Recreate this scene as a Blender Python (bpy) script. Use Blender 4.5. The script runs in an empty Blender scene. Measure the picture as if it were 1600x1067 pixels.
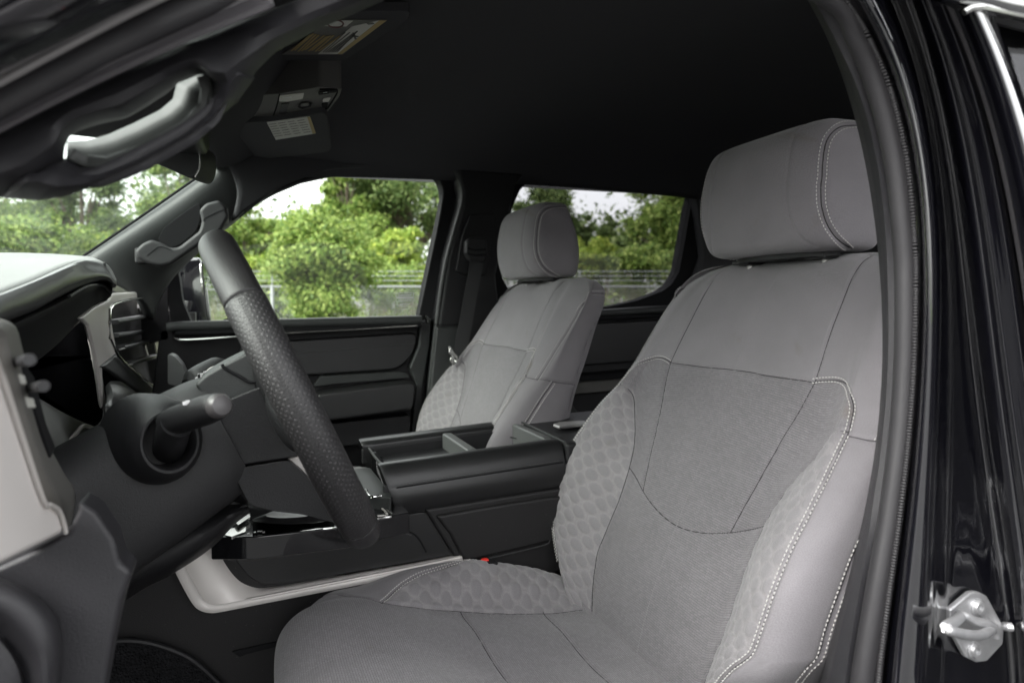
import bpy, bmesh, math, random
import numpy as np
random.seed(7); rng = np.random.default_rng(7)
S = bpy.context.scene
COL = S.collection
CZ = 1.5                                   # eye height above the ground; all tables below are relative to the eye
# ------------------------------------------------------------------ camera
F, YAW, HOR = 1180.0, math.radians(18.9), 478.0
PIT = math.atan((533.5 - HOR) / F)
fw = np.array([math.sin(YAW)*math.cos(PIT), math.cos(YAW)*math.cos(PIT), -math.sin(PIT)])
rt = np.array([math.cos(YAW), -math.sin(YAW), 0.0])
upv = np.cross(rt, fw)
def P(x, y, Y=None, X=None, Z=None, D=None):
    """point of the real world on a known plane, read off a survey photograph"""
    d = fw + rt*(x-800)/F - upv*(y-533.5)/F
    if Y is not None: return d*(Y/d[1])
    if X is not None: return d*(X/d[0])
    if Z is not None: return d*(Z/d[2])
    return d*D
def PY(pts, Y): return [P(x, y, Y=Y) for x, y in pts]
def P3(pts): return [P(x, y, Y=Y) for x, y, Y in pts]
cam = bpy.data.cameras.new('camera'); camo = bpy.data.objects.new('camera', cam); COL.objects.link(camo)
camo.location = (0, 0, CZ); camo.rotation_euler = (math.radians(90)-PIT, 0, -YAW)
cam.sensor_width = 36; cam.lens = F/1600*36; cam.clip_start = 0.02; cam.clip_end = 500
cam.dof.use_dof = True; cam.dof.focus_distance = 1.0; cam.dof.aperture_fstop = 6.3
S.camera = camo
# ------------------------------------------------------------------ materials
def newmat(name):
    m = bpy.data.materials.new(name); m.use_nodes = True
    nt = m.node_tree; b = nt.nodes['Principled BSDF']; return m, nt, b
def N(nt, t, **kw):
    n = nt.nodes.new(t)
    for k, v in kw.items(): setattr(n, k, v)
    return n
def setv(n, **kw):
    for k, v in kw.items(): n.inputs[k.replace('_', ' ')].default_value = v
def mat(name, col, rough=.5, metal=0, spec=.5, grain=0, gs=900, gd=.0004, var=0, vs=3, coat=0, dust=0):
    m, nt, b = newmat(name)
    b.inputs['Base Color'].default_value = (*col, 1); b.inputs['Roughness'].default_value = rough
    b.inputs['Metallic'].default_value = metal; b.inputs['Specular IOR Level'].default_value = spec
    b.inputs['Coat Weight'].default_value = coat; b.inputs['Coat Roughness'].default_value = .03
    tc = N(nt, 'ShaderNodeTexCoord')
    if grain:
        n1 = N(nt, 'ShaderNodeTexVoronoi'); setv(n1, Scale=gs)
        nt.links.new(tc.outputs['Object'], n1.inputs['Vector'])
        n2 = N(nt, 'ShaderNodeTexNoise'); setv(n2, Scale=gs*.35, Detail=3.0)
        nt.links.new(tc.outputs['Object'], n2.inputs['Vector'])
        ad = N(nt, 'ShaderNodeMath', operation='ADD'); nt.links.new(n1.outputs['Distance'], ad.inputs[0]); nt.links.new(n2.outputs['Fac'], ad.inputs[1])
        bp = N(nt, 'ShaderNodeBump'); setv(bp, Strength=grain, Distance=gd)
        nt.links.new(ad.outputs[0], bp.inputs['Height']); nt.links.new(bp.outputs[0], b.inputs['Normal'])
    if var:
        n3 = N(nt, 'ShaderNodeTexNoise'); setv(n3, Scale=vs, Detail=6.0, Roughness=.65)
        nt.links.new(tc.outputs['Object'], n3.inputs['Vector'])
        mr = N(nt, 'ShaderNodeMapRange'); setv(mr, From_Min=.3, From_Max=.7, To_Min=1-var, To_Max=1+var)
        nt.links.new(n3.outputs['Fac'], mr.inputs['Value'])
        mx = N(nt, 'ShaderNodeVectorMath', operation='SCALE'); mx.inputs[0].default_value = col
        nt.links.new(mr.outputs[0], mx.inputs['Scale']); nt.links.new(mx.outputs[0], b.inputs['Base Color'])
        m2 = N(nt, 'ShaderNodeMapRange'); setv(m2, From_Min=.3, From_Max=.7, To_Min=max(0, rough-var*.25), To_Max=min(1, rough+var*.25))
        nt.links.new(n3.outputs['Fac'], m2.inputs['Value']); nt.links.new(m2.outputs[0], b.inputs['Roughness'])
    if dust:
        n4 = N(nt, 'ShaderNodeTexVoronoi'); setv(n4, Scale=160.0)
        nt.links.new(tc.outputs['Object'], n4.inputs['Vector'])
        lt = N(nt, 'ShaderNodeMath', operation='LESS_THAN'); lt.inputs[1].default_value = .06*dust
        nt.links.new(n4.outputs['Distance'], lt.inputs[0])
        mm = N(nt, 'ShaderNodeMix', data_type='RGBA'); mm.inputs[7].default_value = (.35, .33, .3, 1)
        if b.inputs['Base Color'].links: nt.links.new(b.inputs['Base Color'].links[0].from_socket, mm.inputs[6])
        else: mm.inputs[6].default_value = (*col, 1)
        nt.links.new(lt.outputs[0], mm.inputs[0]); nt.links.new(mm.outputs[2], b.inputs['Base Color'])
    return m
M = {}
M['plastic'] = mat('black_grained_plastic', (.011, .011, .012), .45, spec=.3, grain=.5, gs=1400, var=.15)
M['plastic_soft'] = mat('charcoal_soft_plastic', (.018, .018, .019), .5, spec=.35, grain=.5, gs=1400, var=.12)
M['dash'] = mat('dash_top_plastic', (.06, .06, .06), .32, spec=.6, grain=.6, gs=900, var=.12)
M['leather'] = mat('black_leather', (.011, .011, .0115), .36, spec=.45, grain=.35, gs=1100, gd=.0003, var=.15)
M['leatherside'] = mat('black_leatherette', (.011, .0105, .011), .5, spec=.3, grain=.4, gs=1300, gd=.0003, var=.1, dust=.6)
M['gloss'] = mat('piano_black', (.008, .008, .009), .06, coat=.6, dust=.5)
M['paint'] = mat('black_body_paint', (.004, .004, .006), .09, coat=1.0, spec=1.0)
M['paint'].node_tree.nodes['Principled BSDF'].inputs['Coat IOR'].default_value = 2.15
M['rubber'] = mat('seal_rubber', (.024, .023, .025), .45, spec=.45, grain=.3, gs=2200, gd=.0003, var=.12)
M['trimgrey'] = mat('pillar_trim_plastic', (.02, .0195, .022), .45, spec=.4, grain=.5, gs=1500, var=.1)
M['pillar'] = mat('far_pillar_trim', (.026, .028, .0275), .48, spec=.4, grain=.4, gs=1200, var=.08)
M['silver'] = mat('satin_silver_trim', (.5, .475, .455), .38, metal=.15, grain=.2, gs=2500, gd=.0002, var=.06)
M['silverdark'] = mat('satin_silver_edge', (.27, .26, .26), .35, metal=.4)
M['chrome'] = mat('bright_metal', (.6, .6, .58), .18, metal=1)
M['zinc'] = mat('zinc_plate', (.5, .5, .51), .42, metal=.7, var=.12, vs=60, grain=.3, gs=400)
M['headliner'] = mat('black_headliner_cloth', (.06, .06, .063), .95, spec=.1, grain=.6, gs=900, gd=.0006)
M['carpet'] = mat('black_carpet', (.012, .012, .013), 1, spec=.05, grain=1, gs=300, gd=.003, var=.3, vs=60)
M['consolegrey'] = mat('grey_overhead_plastic', (.10, .097, .09), .6, grain=.5, gs=1200)
M['black'] = mat('matt_black', (.008, .008, .009), .8, spec=.2)
M['seam'] = mat('seam_shadow_cord', (.045, .042, .045), .9, spec=.1)
M['thread'] = mat('light_grey_thread', (.5, .485, .47), .7)
M['threaddark'] = mat('grey_thread', (.07, .07, .07), .7)
M['webbing'] = mat('black_webbing', (.02, .02, .021), .7, grain=.8, gs=600)
M['labelwhite'] = mat('label_white', (.5, .5, .46), .6)
M['labelgold'] = mat('label_amber', (.35, .26, .1), .6)
M['labelgrey'] = mat('label_grey', (.09, .088, .08), .6)
M['labelred'] = mat('label_maroon', (.12, .05, .05), .6)
M['mark'] = mat('white_marking', (.7, .7, .7), .6)
M['red'] = mat('red_button', (.7, .03, .02), .4)
M['bark'] = mat('bark', (.13, .10, .075), .9, var=.4, vs=6, grain=.8, gs=60, gd=.02)
M['fence'] = mat('galvanised_wire', (.33, .34, .35), .5, metal=.3)
M['fencewhite'] = mat('white_painted_post', (.7, .7, .7), .6)
def glass(name, tint, dirt=0.0, rough=0.0):
    m, nt, b = newmat(name); nt.nodes.remove(b); out = nt.nodes['Material Output']
    tr = N(nt, 'ShaderNodeBsdfTransparent'); tr.inputs[0].default_value = (*tint, 1)
    gl = N(nt, 'ShaderNodeBsdfGlossy'); gl.inputs['Roughness'].default_value = rough
    fr = N(nt, 'ShaderNodeFresnel'); fr.inputs[0].default_value = 1.5
    ml = N(nt, 'ShaderNodeMath', operation='MULTIPLY'); ml.inputs[1].default_value = .22
    mx = N(nt, 'ShaderNodeMixShader'); nt.links.new(fr.outputs[0], ml.inputs[0]); nt.links.new(ml.outputs[0], mx.inputs[0])
    nt.links.new(tr.outputs[0], mx.inputs[1]); nt.links.new(gl.outputs[0], mx.inputs[2])
    last = mx
    if dirt:
        tc = N(nt, 'ShaderNodeTexCoord')
        n1 = N(nt, 'ShaderNodeTexNoise'); setv(n1, Scale=6.0, Detail=8.0, Roughness=.7)
        v = N(nt, 'ShaderNodeTexVoronoi'); setv(v, Scale=90.0)
        nt.links.new(tc.outputs['Object'], n1.inputs[0]); nt.links.new(tc.outputs['Object'], v.inputs['Vector'])
        lt = N(nt, 'ShaderNodeMath', operation='LESS_THAN'); lt.inputs[1].default_value = .12; nt.links.new(v.outputs['Distance'], lt.inputs[0])
        mr = N(nt, 'ShaderNodeMapRange'); setv(mr, From_Min=.35, From_Max=.75, To_Min=dirt*.35, To_Max=dirt)
        nt.links.new(n1.outputs['Fac'], mr.inputs[0])
        ma = N(nt, 'ShaderNodeMath', operation='MULTIPLY_ADD'); ma.inputs[1].default_value = dirt*1.5
        nt.links.new(lt.outputs[0], ma.inputs[0]); nt.links.new(mr.outputs[0], ma.inputs[2])
        df = N(nt, 'ShaderNodeBsdfDiffuse'); df.inputs[0].default_value = (.6, .62, .6, 1)
        tl = N(nt, 'ShaderNodeBsdfTranslucent'); tl.inputs[0].default_value = (.6, .62, .6, 1)
        m2 = N(nt, 'ShaderNodeMixShader'); m2.inputs[0].default_value = .6; nt.links.new(df.outputs[0], m2.inputs[1]); nt.links.new(tl.outputs[0], m2.inputs[2])
        m3 = N(nt, 'ShaderNodeMixShader'); nt.links.new(ma.outputs[0], m3.inputs[0]); nt.links.new(mx.outputs[0], m3.inputs[1]); nt.links.new(m2.outputs[0], m3.inputs[2])
        last = m3
    nt.links.new(last.outputs[0], out.inputs[0]); return m
M['glass'] = glass('clear_window_glass', (.93, .95, .93))
M['glassdark'] = glass('tinted_window_glass', (.5, .5, .51))
M['windshield'] = glass('dusty_windshield_glass', (.92, .96, .93), .014)
M['mirrorglass'] = mat('mirror_glass', (.75, .78, .75), .01, metal=1)
def fabric():
    m, nt, b = newmat('grey_seat_fabric'); b.inputs['Roughness'].default_value = .85; b.inputs['Specular IOR Level'].default_value = .25
    b.inputs['Sheen Weight'].default_value = .25; b.inputs['Sheen Roughness'].default_value = .5
    uv = N(nt, 'ShaderNodeUVMap'); uv.uv_map = 'UVMap'
    rib = N(nt, 'ShaderNodeAttribute'); rib.attribute_name = 'rib'
    qu = N(nt, 'ShaderNodeAttribute'); qu.attribute_name = 'quilt'
    def thr(a):
        r = N(nt, 'ShaderNodeMapRange'); setv(r, From_Min=.4, From_Max=.6); nt.links.new(a.outputs['Fac'], r.inputs[0]); return r
    rm, qm = thr(rib), thr(qu)
    br = N(nt, 'ShaderNodeTexBrick'); setv(br, Color1=(1, 1, 1, 1), Color2=(.7, .7, .7, 1), Mortar=(0, 0, 0, 1), Scale=1.0, Mortar_Size=.0005, Mortar_Smooth=1.0, Brick_Width=.0062, Row_Height=.0028)
    nt.links.new(uv.outputs[0], br.inputs['Vector'])
    no = N(nt, 'ShaderNodeTexNoise'); setv(no, Scale=1100.0, Detail=2.0); nt.links.new(uv.outputs[0], no.inputs['Vector'])
    big = N(nt, 'ShaderNodeTexNoise'); setv(big, Scale=9.0, Detail=5.0, Roughness=.6); nt.links.new(uv.outputs[0], big.inputs['Vector'])
    c1 = N(nt, 'ShaderNodeMix', data_type='RGBA'); c1.inputs[6].default_value = (.180, .170, .180, 1); c1.inputs[7].default_value = (.160, .151, .160, 1)
    nt.links.new(rm.outputs[0], c1.inputs[0])
    ce = N(nt, 'ShaderNodeAttribute'); ce.attribute_name = 'cell'; cm = N(nt, 'ShaderNodeMapRange'); setv(cm, From_Min=.0, From_Max=1.0); nt.links.new(ce.outputs['Fac'], cm.inputs[0])
    cc_ = N(nt, 'ShaderNodeMix', data_type='RGBA'); cc_.inputs[6].default_value = (.178, .169, .177, 1); cc_.inputs[7].default_value = (.220, .209, .214, 1); nt.links.new(cm.outputs[0], cc_.inputs[0])
    c2 = N(nt, 'ShaderNodeMix', data_type='RGBA'); nt.links.new(cc_.outputs[2], c2.inputs[7])
    nt.links.new(qm.outputs[0], c2.inputs[0]); nt.links.new(c1.outputs[2], c2.inputs[6])
    # weave contrast
    f1 = N(nt, 'ShaderNodeMapRange'); setv(f1, From_Min=.25, From_Max=.75, To_Min=.72, To_Max=1.28); nt.links.new(no.outputs['Fac'], f1.inputs[0])
    f2 = N(nt, 'ShaderNodeMapRange'); setv(f2, From_Min=0, From_Max=1, To_Min=.5, To_Max=1.18); nt.links.new(br.outputs['Color'], f2.inputs[0])
    f3 = N(nt, 'ShaderNodeMix', data_type='FLOAT'); f3.inputs[2].default_value = 1.0; nt.links.new(rm.outputs[0], f3.inputs[0]); nt.links.new(f2.outputs[0], f3.inputs[3])
    f4 = N(nt, 'ShaderNodeMapRange'); setv(f4, From_Min=.3, From_Max=.7, To_Min=.90, To_Max=1.08); nt.links.new(big.outputs['Fac'], f4.inputs[0])
    a = N(nt, 'ShaderNodeMath', operation='MULTIPLY'); nt.links.new(f1.outputs[0], a.inputs[0]); nt.links.new(f3.outputs[0], a.inputs[1])
    a2 = N(nt, 'ShaderNodeMath', operation='MULTIPLY'); nt.links.new(a.outputs[0], a2.inputs[0]); nt.links.new(f4.outputs[0], a2.inputs[1])
    sc = N(nt, 'ShaderNodeVectorMath', operation='SCALE'); nt.links.new(c2.outputs[2], sc.inputs[0]); nt.links.new(a2.outputs[0], sc.inputs['Scale'])
    st = N(nt, 'ShaderNodeTexNoise'); setv(st, Scale=16.0, Detail=3.0); nt.links.new(uv.outputs[0], st.inputs['Vector'])
    sm = N(nt, 'ShaderNodeMapRange'); setv(sm, From_Min=.66, From_Max=.78, To_Min=0, To_Max=.35); nt.links.new(st.outputs['Fac'], sm.inputs[0])
    sx = N(nt, 'ShaderNodeMix', data_type='RGBA'); sx.inputs[7].default_value = (.11, .085, .06, 1); nt.links.new(sm.outputs[0], sx.inputs[0]); nt.links.new(sc.outputs[0], sx.inputs[6])
    nt.links.new(sx.outputs[2], b.inputs['Base Color'])
    h = N(nt, 'ShaderNodeMix', data_type='FLOAT'); nt.links.new(rm.outputs[0], h.inputs[0]); nt.links.new(no.outputs['Fac'], h.inputs[2]); nt.links.new(br.outputs['Color'], h.inputs[3])
    bp = N(nt, 'ShaderNodeBump'); setv(bp, Strength=.7, Distance=.0006); nt.links.new(h.outputs[0], bp.inputs['Height']); nt.links.new(bp.outputs[0], b.inputs['Normal'])
    return m
M['fabric'] = fabric()
def wheel_leather():
    m, nt, b = newmat('wheel_leather'); b.inputs['Roughness'].default_value = .5
    uv = N(nt, 'ShaderNodeUVMap'); uv.uv_map = 'UVMap'
    mp = N(nt, 'ShaderNodeMapping'); mp.inputs['Scale'].default_value = (1, 1, 1)
    nt.links.new(uv.outputs[0], mp.inputs[0])
    pf = N(nt, 'ShaderNodeAttribute'); pf.attribute_name = 'perf'
    # two interleaved square grids of small holes, 5 mm apart
    vor = N(nt, 'ShaderNodeTexVoronoi', voronoi_dimensions='2D'); setv(vor, Scale=235.0, Randomness=0.0); 
    rot = N(nt, 'ShaderNodeMapping'); rot.inputs['Rotation'].default_value = (0, 0, math.radians(45)); nt.links.new(uv.outputs[0], rot.inputs[0]); nt.links.new(rot.outputs[0], vor.inputs['Vector'])
    hole = N(nt, 'ShaderNodeMapRange'); setv(hole, From_Min=.16, From_Max=.28, To_Min=1, To_Max=0); nt.links.new(vor.outputs['Distance'], hole.inputs[0])
    hm = N(nt, 'ShaderNodeMath', operation='MULTIPLY'); nt.links.new(hole.outputs[0], hm.inputs[0]); nt.links.new(pf.outputs['Fac'], hm.inputs[1])
    c = N(nt, 'ShaderNodeMix', data_type='RGBA'); c.inputs[6].default_value = (.014, .0135, .014, 1); c.inputs[7].default_value = (.036, .034, .036, 1)
    nt.links.new(hm.outputs[0], c.inputs[0]); nt.links.new(c.outputs[2], b.inputs['Base Color'])
    no = N(nt, 'ShaderNodeTexVoronoi'); setv(no, Scale=900.0); tc = N(nt, 'ShaderNodeTexCoord'); nt.links.new(tc.outputs['Object'], no.inputs['Vector'])
    hh = N(nt, 'ShaderNodeMath', operation='MULTIPLY_ADD'); hh.inputs[1].default_value = -1.5; nt.links.new(hm.outputs[0], hh.inputs[0]); nt.links.new(no.outputs['Distance'], hh.inputs[2])
    bp = N(nt, 'ShaderNodeBump'); setv(bp, Strength=.5, Distance=.0004); nt.links.new(hh.outputs[0], bp.inputs['Height']); nt.links.new(bp.outputs[0], b.inputs['Normal'])
    return m
M['wheel'] = wheel_leather()
def leafmat(name, c1, c2, c3):
    m, nt, b = newmat(name); b.inputs['Roughness'].default_value = .55; b.inputs['Specular IOR Level'].default_value = .3
    g = N(nt, 'ShaderNodeNewGeometry'); cr = N(nt, 'ShaderNodeValToRGB'); e = cr.color_ramp.elements
    e[0].color = (*c1, 1); e[1].color = (*c3, 1); e[1].position = 1; k = cr.color_ramp.elements.new(.55); k.color = (*c2, 1)
    nt.links.new(g.outputs['Random Per Island'], cr.inputs[0]); nt.links.new(cr.outputs[0], b.inputs['Base Color'])
    tl = N(nt, 'ShaderNodeBsdfTranslucent'); nt.links.new(cr.outputs[0], tl.inputs[0])
    mx = N(nt, 'ShaderNodeMixShader'); mx.inputs[0].default_value = .35
    nt.links.new(b.outputs[0], mx.inputs[1]); nt.links.new(tl.outputs[0], mx.inputs[2]); nt.links.new(mx.outputs[0], nt.nodes['Material Output'].inputs[0])
    return m
M['leafmid'] = leafmat('mid_green_leaves', (.07, .13, .025), (.18, .27, .05), (.38, .45, .13))
M['leafdark'] = leafmat('dark_green_leaves', (.04, .075, .022), (.12, .18, .05), (.25, .31, .11))
M['leafyellow'] = leafmat('yellow_green_leaves', (.12, .20, .03), (.25, .34, .05), (.42, .46, .09))
M['weeds'] = leafmat('dry_weeds', (.09, .11, .03), (.15, .15, .07), (.25, .21, .14))
M['grip'] = mat('lit_grip_plastic', (.05, .053, .05), .55, var=.1)  # handle plastic made paler, painting in the windshield light it catches
M['screenoff'] = mat('screen_off_black', (.005, .005, .006), .6, spec=.05)
M['sealgrey'] = mat('skylit_seal_rubber', (.06, .056, .06), .45, spec=.5, grain=.3, gs=2000, var=.15)  # same door rubber with skylight painted into a lighter base
M['rail'] = mat('dull_galvanised_rail', (.2, .205, .21), .6)
M['screenoff'].node_tree.nodes['Principled BSDF'].inputs['IOR'].default_value = 1.02
M['dashtop'] = mat('lit_hood_top_plastic', (.14, .14, .135), .4, spec=.6, grain=.6, gs=900, var=.1)  # dash plastic lightened: windshield glare painted into the hood top
M['silverlight'] = mat('lit_satin_trim', (.68, .645, .62), .4, metal=.1, grain=.2, gs=2500, gd=.0002, var=.05)  # satin silver with daylight painted in, for panel, ledge and vent surround
M['divider'] = mat('light_grey_divider', (.08, .083, .082), .45)
M['capgrey'] = mat('grey_stalk_cap', (.05, .047, .048), .4)
M['ground'] = mat('grassy_verge', (.07, .10, .035), .9, var=.5, vs=.8, grain=1, gs=20, gd=.05)
M['asphalt'] = mat('asphalt', (.04, .04, .04), .85, var=.2, vs=2, grain=1, gs=120, gd=.006)
# ------------------------------------------------------------------ object helpers
LOC = {}
def thing(name, label, cat, loc, group=None, kind=None):
    o = bpy.data.objects.new(name, None); COL.objects.link(o); o.empty_display_size = .05
    o.location = (loc[0], loc[1], loc[2]+CZ); LOC[o.name] = np.array([loc[0], loc[1], loc[2]+CZ])
    if label: o['label'] = label
    if cat: o['category'] = cat
    if group: o['group'] = group
    if kind: o['kind'] = kind
    return o
def root(o):
    while o.parent: o = o.parent
    return o
def mesh(name, V, Fc, m, parent=None, smooth=35, bev=0, seg=3, solid=0, sub=0, loc=None, recalc=True, uv=None, attrs=None, weld=False):
    V = np.asarray(V, float) + np.array([0, 0, CZ])
    if parent is not None: off = LOC[root(parent).name]
    elif loc is not None: off = np.array([loc[0], loc[1], loc[2]+CZ])
    else: off = V.mean(axis=0)
    me = bpy.data.meshes.new(name); me.from_pydata((V-off).tolist(), [], [tuple(int(i) for i in f) for f in Fc])
    me.materials.append(m)
    if recalc or weld:
        bm = bmesh.new(); bm.from_mesh(me)
        if weld: bmesh.ops.remove_doubles(bm, verts=bm.verts, dist=1e-5)
        bmesh.ops.recalc_face_normals(bm, faces=bm.faces); bm.to_mesh(me); bm.free()
    if uv is not None:
        ul = me.uv_layers.new(name='UVMap'); idx = np.zeros(len(me.loops), int); me.loops.foreach_get('vertex_index', idx)
        ul.data.foreach_set('uv', np.asarray(uv)[idx].ravel())
    if attrs:
        for k, a in attrs.items():
            at = me.attributes.new(k, 'FLOAT', 'POINT'); at.data.foreach_set('value', np.asarray(a, float))
    me.polygons.foreach_set('use_smooth', [True]*len(me.polygons))
    if smooth and not bev: me.set_sharp_from_angle(angle=math.radians(smooth))
    o = bpy.data.objects.new(name, me); COL.objects.link(o)
    if parent is not None: o.parent = parent
    else: o.location = off; LOC[o.name] = off
    if solid:
        md = o.modifiers.new('solid', 'SOLIDIFY'); md.thickness = abs(solid); md.offset = -1 if solid > 0 else 1
    if bev:
        md = o.modifiers.new('bevel', 'BEVEL'); md.width = bev; md.segments = seg; md.limit_method = 'ANGLE'; md.angle_limit = math.radians(28); md.harden_normals = True
    if sub:
        md = o.modifiers.new('sub', 'SUBSURF'); md.levels = sub; md.render_levels = sub
    return o
def tag(o, label=None, cat=None, group=None, kind=None):
    if label: o['label'] = label
    if cat: o['category'] = cat
    if group: o['group'] = group
    if kind: o['kind'] = kind
    return o
def cr(pts, n, closed=False):
    """Catmull-Rom through points, n samples spread by chord length"""
    p = np.asarray(pts, float); k = len(p)
    if k == 2 and not closed: t = np.linspace(0, 1, n)[:, None]; return p[0]*(1-t)+p[1]*t
    if closed: q = np.vstack([p[-1], p, p[0], p[1]]); ns = k
    else: q = np.vstack([2*p[0]-p[1], p, 2*p[-1]-p[-2]]); ns = k-1
    d = np.linalg.norm(np.diff(q[1:ns+2], axis=0), axis=1); s = np.r_[0, np.cumsum(d)]
    ts = np.linspace(0, s[-1], n, endpoint=not closed)
    i = np.clip(np.searchsorted(s, ts, side='right')-1, 0, ns-1); u = ((ts-s[i])/np.maximum(d[i], 1e-9))[:, None]
    a, b, c, e = q[i], q[i+1], q[i+2], q[i+3]
    return .5*((2*b)+(-a+c)*u+(2*a-5*b+4*c-e)*u*u+(-a+3*b-3*c+e)*u**3)
def lin(pts, n, closed=False):
    p = np.asarray(pts, float)
    if closed: p = np.vstack([p, p[:1]])
    d = np.linalg.norm(np.diff(p, axis=0), axis=1); s = np.r_[0, np.cumsum(d)]; ts = np.linspace(0, s[-1], n, endpoint=not closed)
    return np.stack([np.interp(ts, s, p[:, j]) for j in range(p.shape[1])], 1)
def slab(name, pts, vec, m, parent=None, bev=.003, seg=3, **k):
    p = np.asarray(pts, float); n = len(p); v = np.asarray(vec, float)
    V = np.vstack([p, p+v]); Fc = [list(range(n)), list(range(2*n-1, n-1, -1))]+[[i, (i+1) % n, n+(i+1) % n, n+i] for i in range(n)]
    return mesh(name, V, Fc, m, parent, bev=bev, seg=seg, **k)
def box(name, lo, hi, m, parent=None, bev=.003, seg=3, **k):
    x0, y0, z0 = lo; x1, y1, z1 = hi
    return slab(name, [(x0, y0, z0), (x1, y0, z0), (x1, y0, z1), (x0, y0, z1)], (0, y1-y0, 0), m, parent, bev, seg, **k)
def gridv(rows, closed_u=False):
    a = np.asarray(rows, float); nv, nu = a.shape[:2]; V = a.reshape(-1, 3); Fc = []
    for j in range(nv-1):
        for i in range(nu if closed_u else nu-1):
            i2 = (i+1) % nu; Fc.append((j*nu+i, j*nu+i2, (j+1)*nu+i2, (j+1)*nu+i))
    return V, Fc
def loft(name, rows, m, parent=None, nu=40, nv=0, smooth_v=True, closed=False, caps=False, solid=0, linear=False, **k):
    rr = [(lin if linear else cr)(r, nu, closed) for r in rows]; a = np.stack(rr)
    if nv: a = np.stack([(cr if smooth_v else lin)(a[:, i], nv) for i in range(a.shape[1])], 1)
    V, Fc = gridv(a, closed)
    if caps and closed: n = a.shape[1]; Fc = list(Fc)+[list(range(n))[::-1], list(range((a.shape[0]-1)*n, a.shape[0]*n))]
    return mesh(name, V, Fc, m, parent, solid=solid, **k)
def sweepv(path, prof, up=(0, 0, 1), closed=False, scale=None, twist=0):
    p = np.asarray(path, float); n = len(p)
    t = np.roll(p, -1, 0)-np.roll(p, 1, 0) if closed else np.gradient(p, axis=0)
    t /= np.linalg.norm(t, axis=1)[:, None]+1e-12
    up = np.broadcast_to(np.asarray(up, float), p.shape); s = np.cross(t, up); s /= np.linalg.norm(s, axis=1)[:, None]+1e-12; q = np.cross(s, t)
    prof = np.asarray(prof, float); sc = np.ones(n) if scale is None else np.asarray(scale)
    return p[:, None, :]+sc[:, None, None]*(prof[None, :, :1]*s[:, None, :]+prof[None, :, 1:2]*q[:, None, :])
def circ(r, k=10, r2=None): 
    a = np.linspace(0, 2*np.pi, k, endpoint=False); return np.c_[np.cos(a)*r, np.sin(a)*(r2 or r)]
def rrect(w, h, r, k=4):
    o = []
    for cx, cy, a0 in ((w/2-r, h/2-r, 0), (-w/2+r, h/2-r, 90), (-w/2+r, -h/2+r, 180), (w/2-r, -h/2+r, 270)):
        for i in range(k+1): a = math.radians(a0+90*i/k); o.append((cx+r*math.cos(a), cy+r*math.sin(a)))
    return o
def sweep(name, path, prof, m, parent=None, up=(0, 0, 1), closed=False, scale=None, caps=True, **k):
    a = sweepv(path, prof, up, closed, scale); n = a.shape[1]
    if closed: a = np.concatenate([a, a[:1]])
    V, Fc = gridv(a, True); 
    if caps and not closed: Fc = list(Fc)+[list(range(n))[::-1], list(range((len(a)-1)*n, len(a)*n))]
    return mesh(name, V, Fc, m, parent, weld=closed, **k)
def tube(name, pts, r, m, parent=None, n=0, k=8, closed=False, **kw):
    path = cr(pts, n or max(8, len(pts)*6), closed) if len(pts) > 2 else np.asarray(pts, float)
    up = (0, 0, 1)
    d = np.asarray(pts[-1])-np.asarray(pts[0]) if not closed else np.array([1, 0, 0])
    if abs(d[2]) > .85*np.linalg.norm(d): up = (0, 1, 0)
    return sweep(name, path, circ(r, k), m, parent, up, closed, **kw)
class MB:
    def __init__(s): s.V = []; s.F = []
    def add(s, V, Fc):
        o = len(s.V); s.V += [tuple(v) for v in V]; s.F += [tuple(i+o for i in f) for f in Fc]
    def box(s, c, ax, ay, az):
        c, ax, ay, az = map(np.asarray, (c, ax, ay, az)); V = [c+i*ax+j*ay+k*az for i in (-.5, .5) for j in (-.5, .5) for k in (-.5, .5)]
        s.add(V, [(0, 1, 3, 2), (4, 6, 7, 5), (0, 4, 5, 1), (2, 3, 7, 6), (0, 2, 6, 4), (1, 5, 7, 3)])
    def tube(s, path, r, k=6, up=(0, 0, 1), closed=False):
        a = sweepv(path, circ(r, k), up, closed); 
        if closed: a = np.concatenate([a, a[:1]])
        V, Fc = gridv(a, True); s.add(V, Fc)
    def build(s, name, m, parent=None, **k): return mesh(name, s.V, s.F, m, parent, **k)
def stitches(mb, path, nrm, period=.0046, length=.0031, r=.00062, lift=.0010):
    """short thread loops laid along a path on a surface with normals nrm"""
    p = np.asarray(path); d = np.linalg.norm(np.diff(p, axis=0), axis=1); s = np.r_[0, np.cumsum(d)]
    n = int(s[-1]/period)
    for i in range(n):
        a = (i+.2)*period; b = a+length
        A = np.array([np.interp(a, s, p[:, j]) for j in range(3)]); B = np.array([np.interp(b, s, p[:, j]) for j in range(3)])
        nn = np.array([np.interp(a, s, nrm[:, j]) for j in range(3)]); nn /= np.linalg.norm(nn)+1e-9
        t = B-A; t /= np.linalg.norm(t)+1e-9; q = np.cross(t, nn)
        C = (A+B)/2+nn*lift; L = length/2
        V = []
        for f, sc in ((-1, .45), (-.5, 1), (.5, 1), (1, .45)):
            for an in range(5):
                th = an*2*math.pi/5; V.append(C+t*L*f+(q*math.cos(th)+nn*math.sin(th))*r*sc-(nn*.0005 if abs(f) == 1 else 0))
        Fc = [(j*5+k, j*5+(k+1) % 5, (j+1)*5+(k+1) % 5, (j+1)*5+k) for j in range(3) for k in range(5)]+[(4, 3, 2, 1, 0), (15, 16, 17, 18, 19)]
        mb.add(V, Fc)
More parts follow.
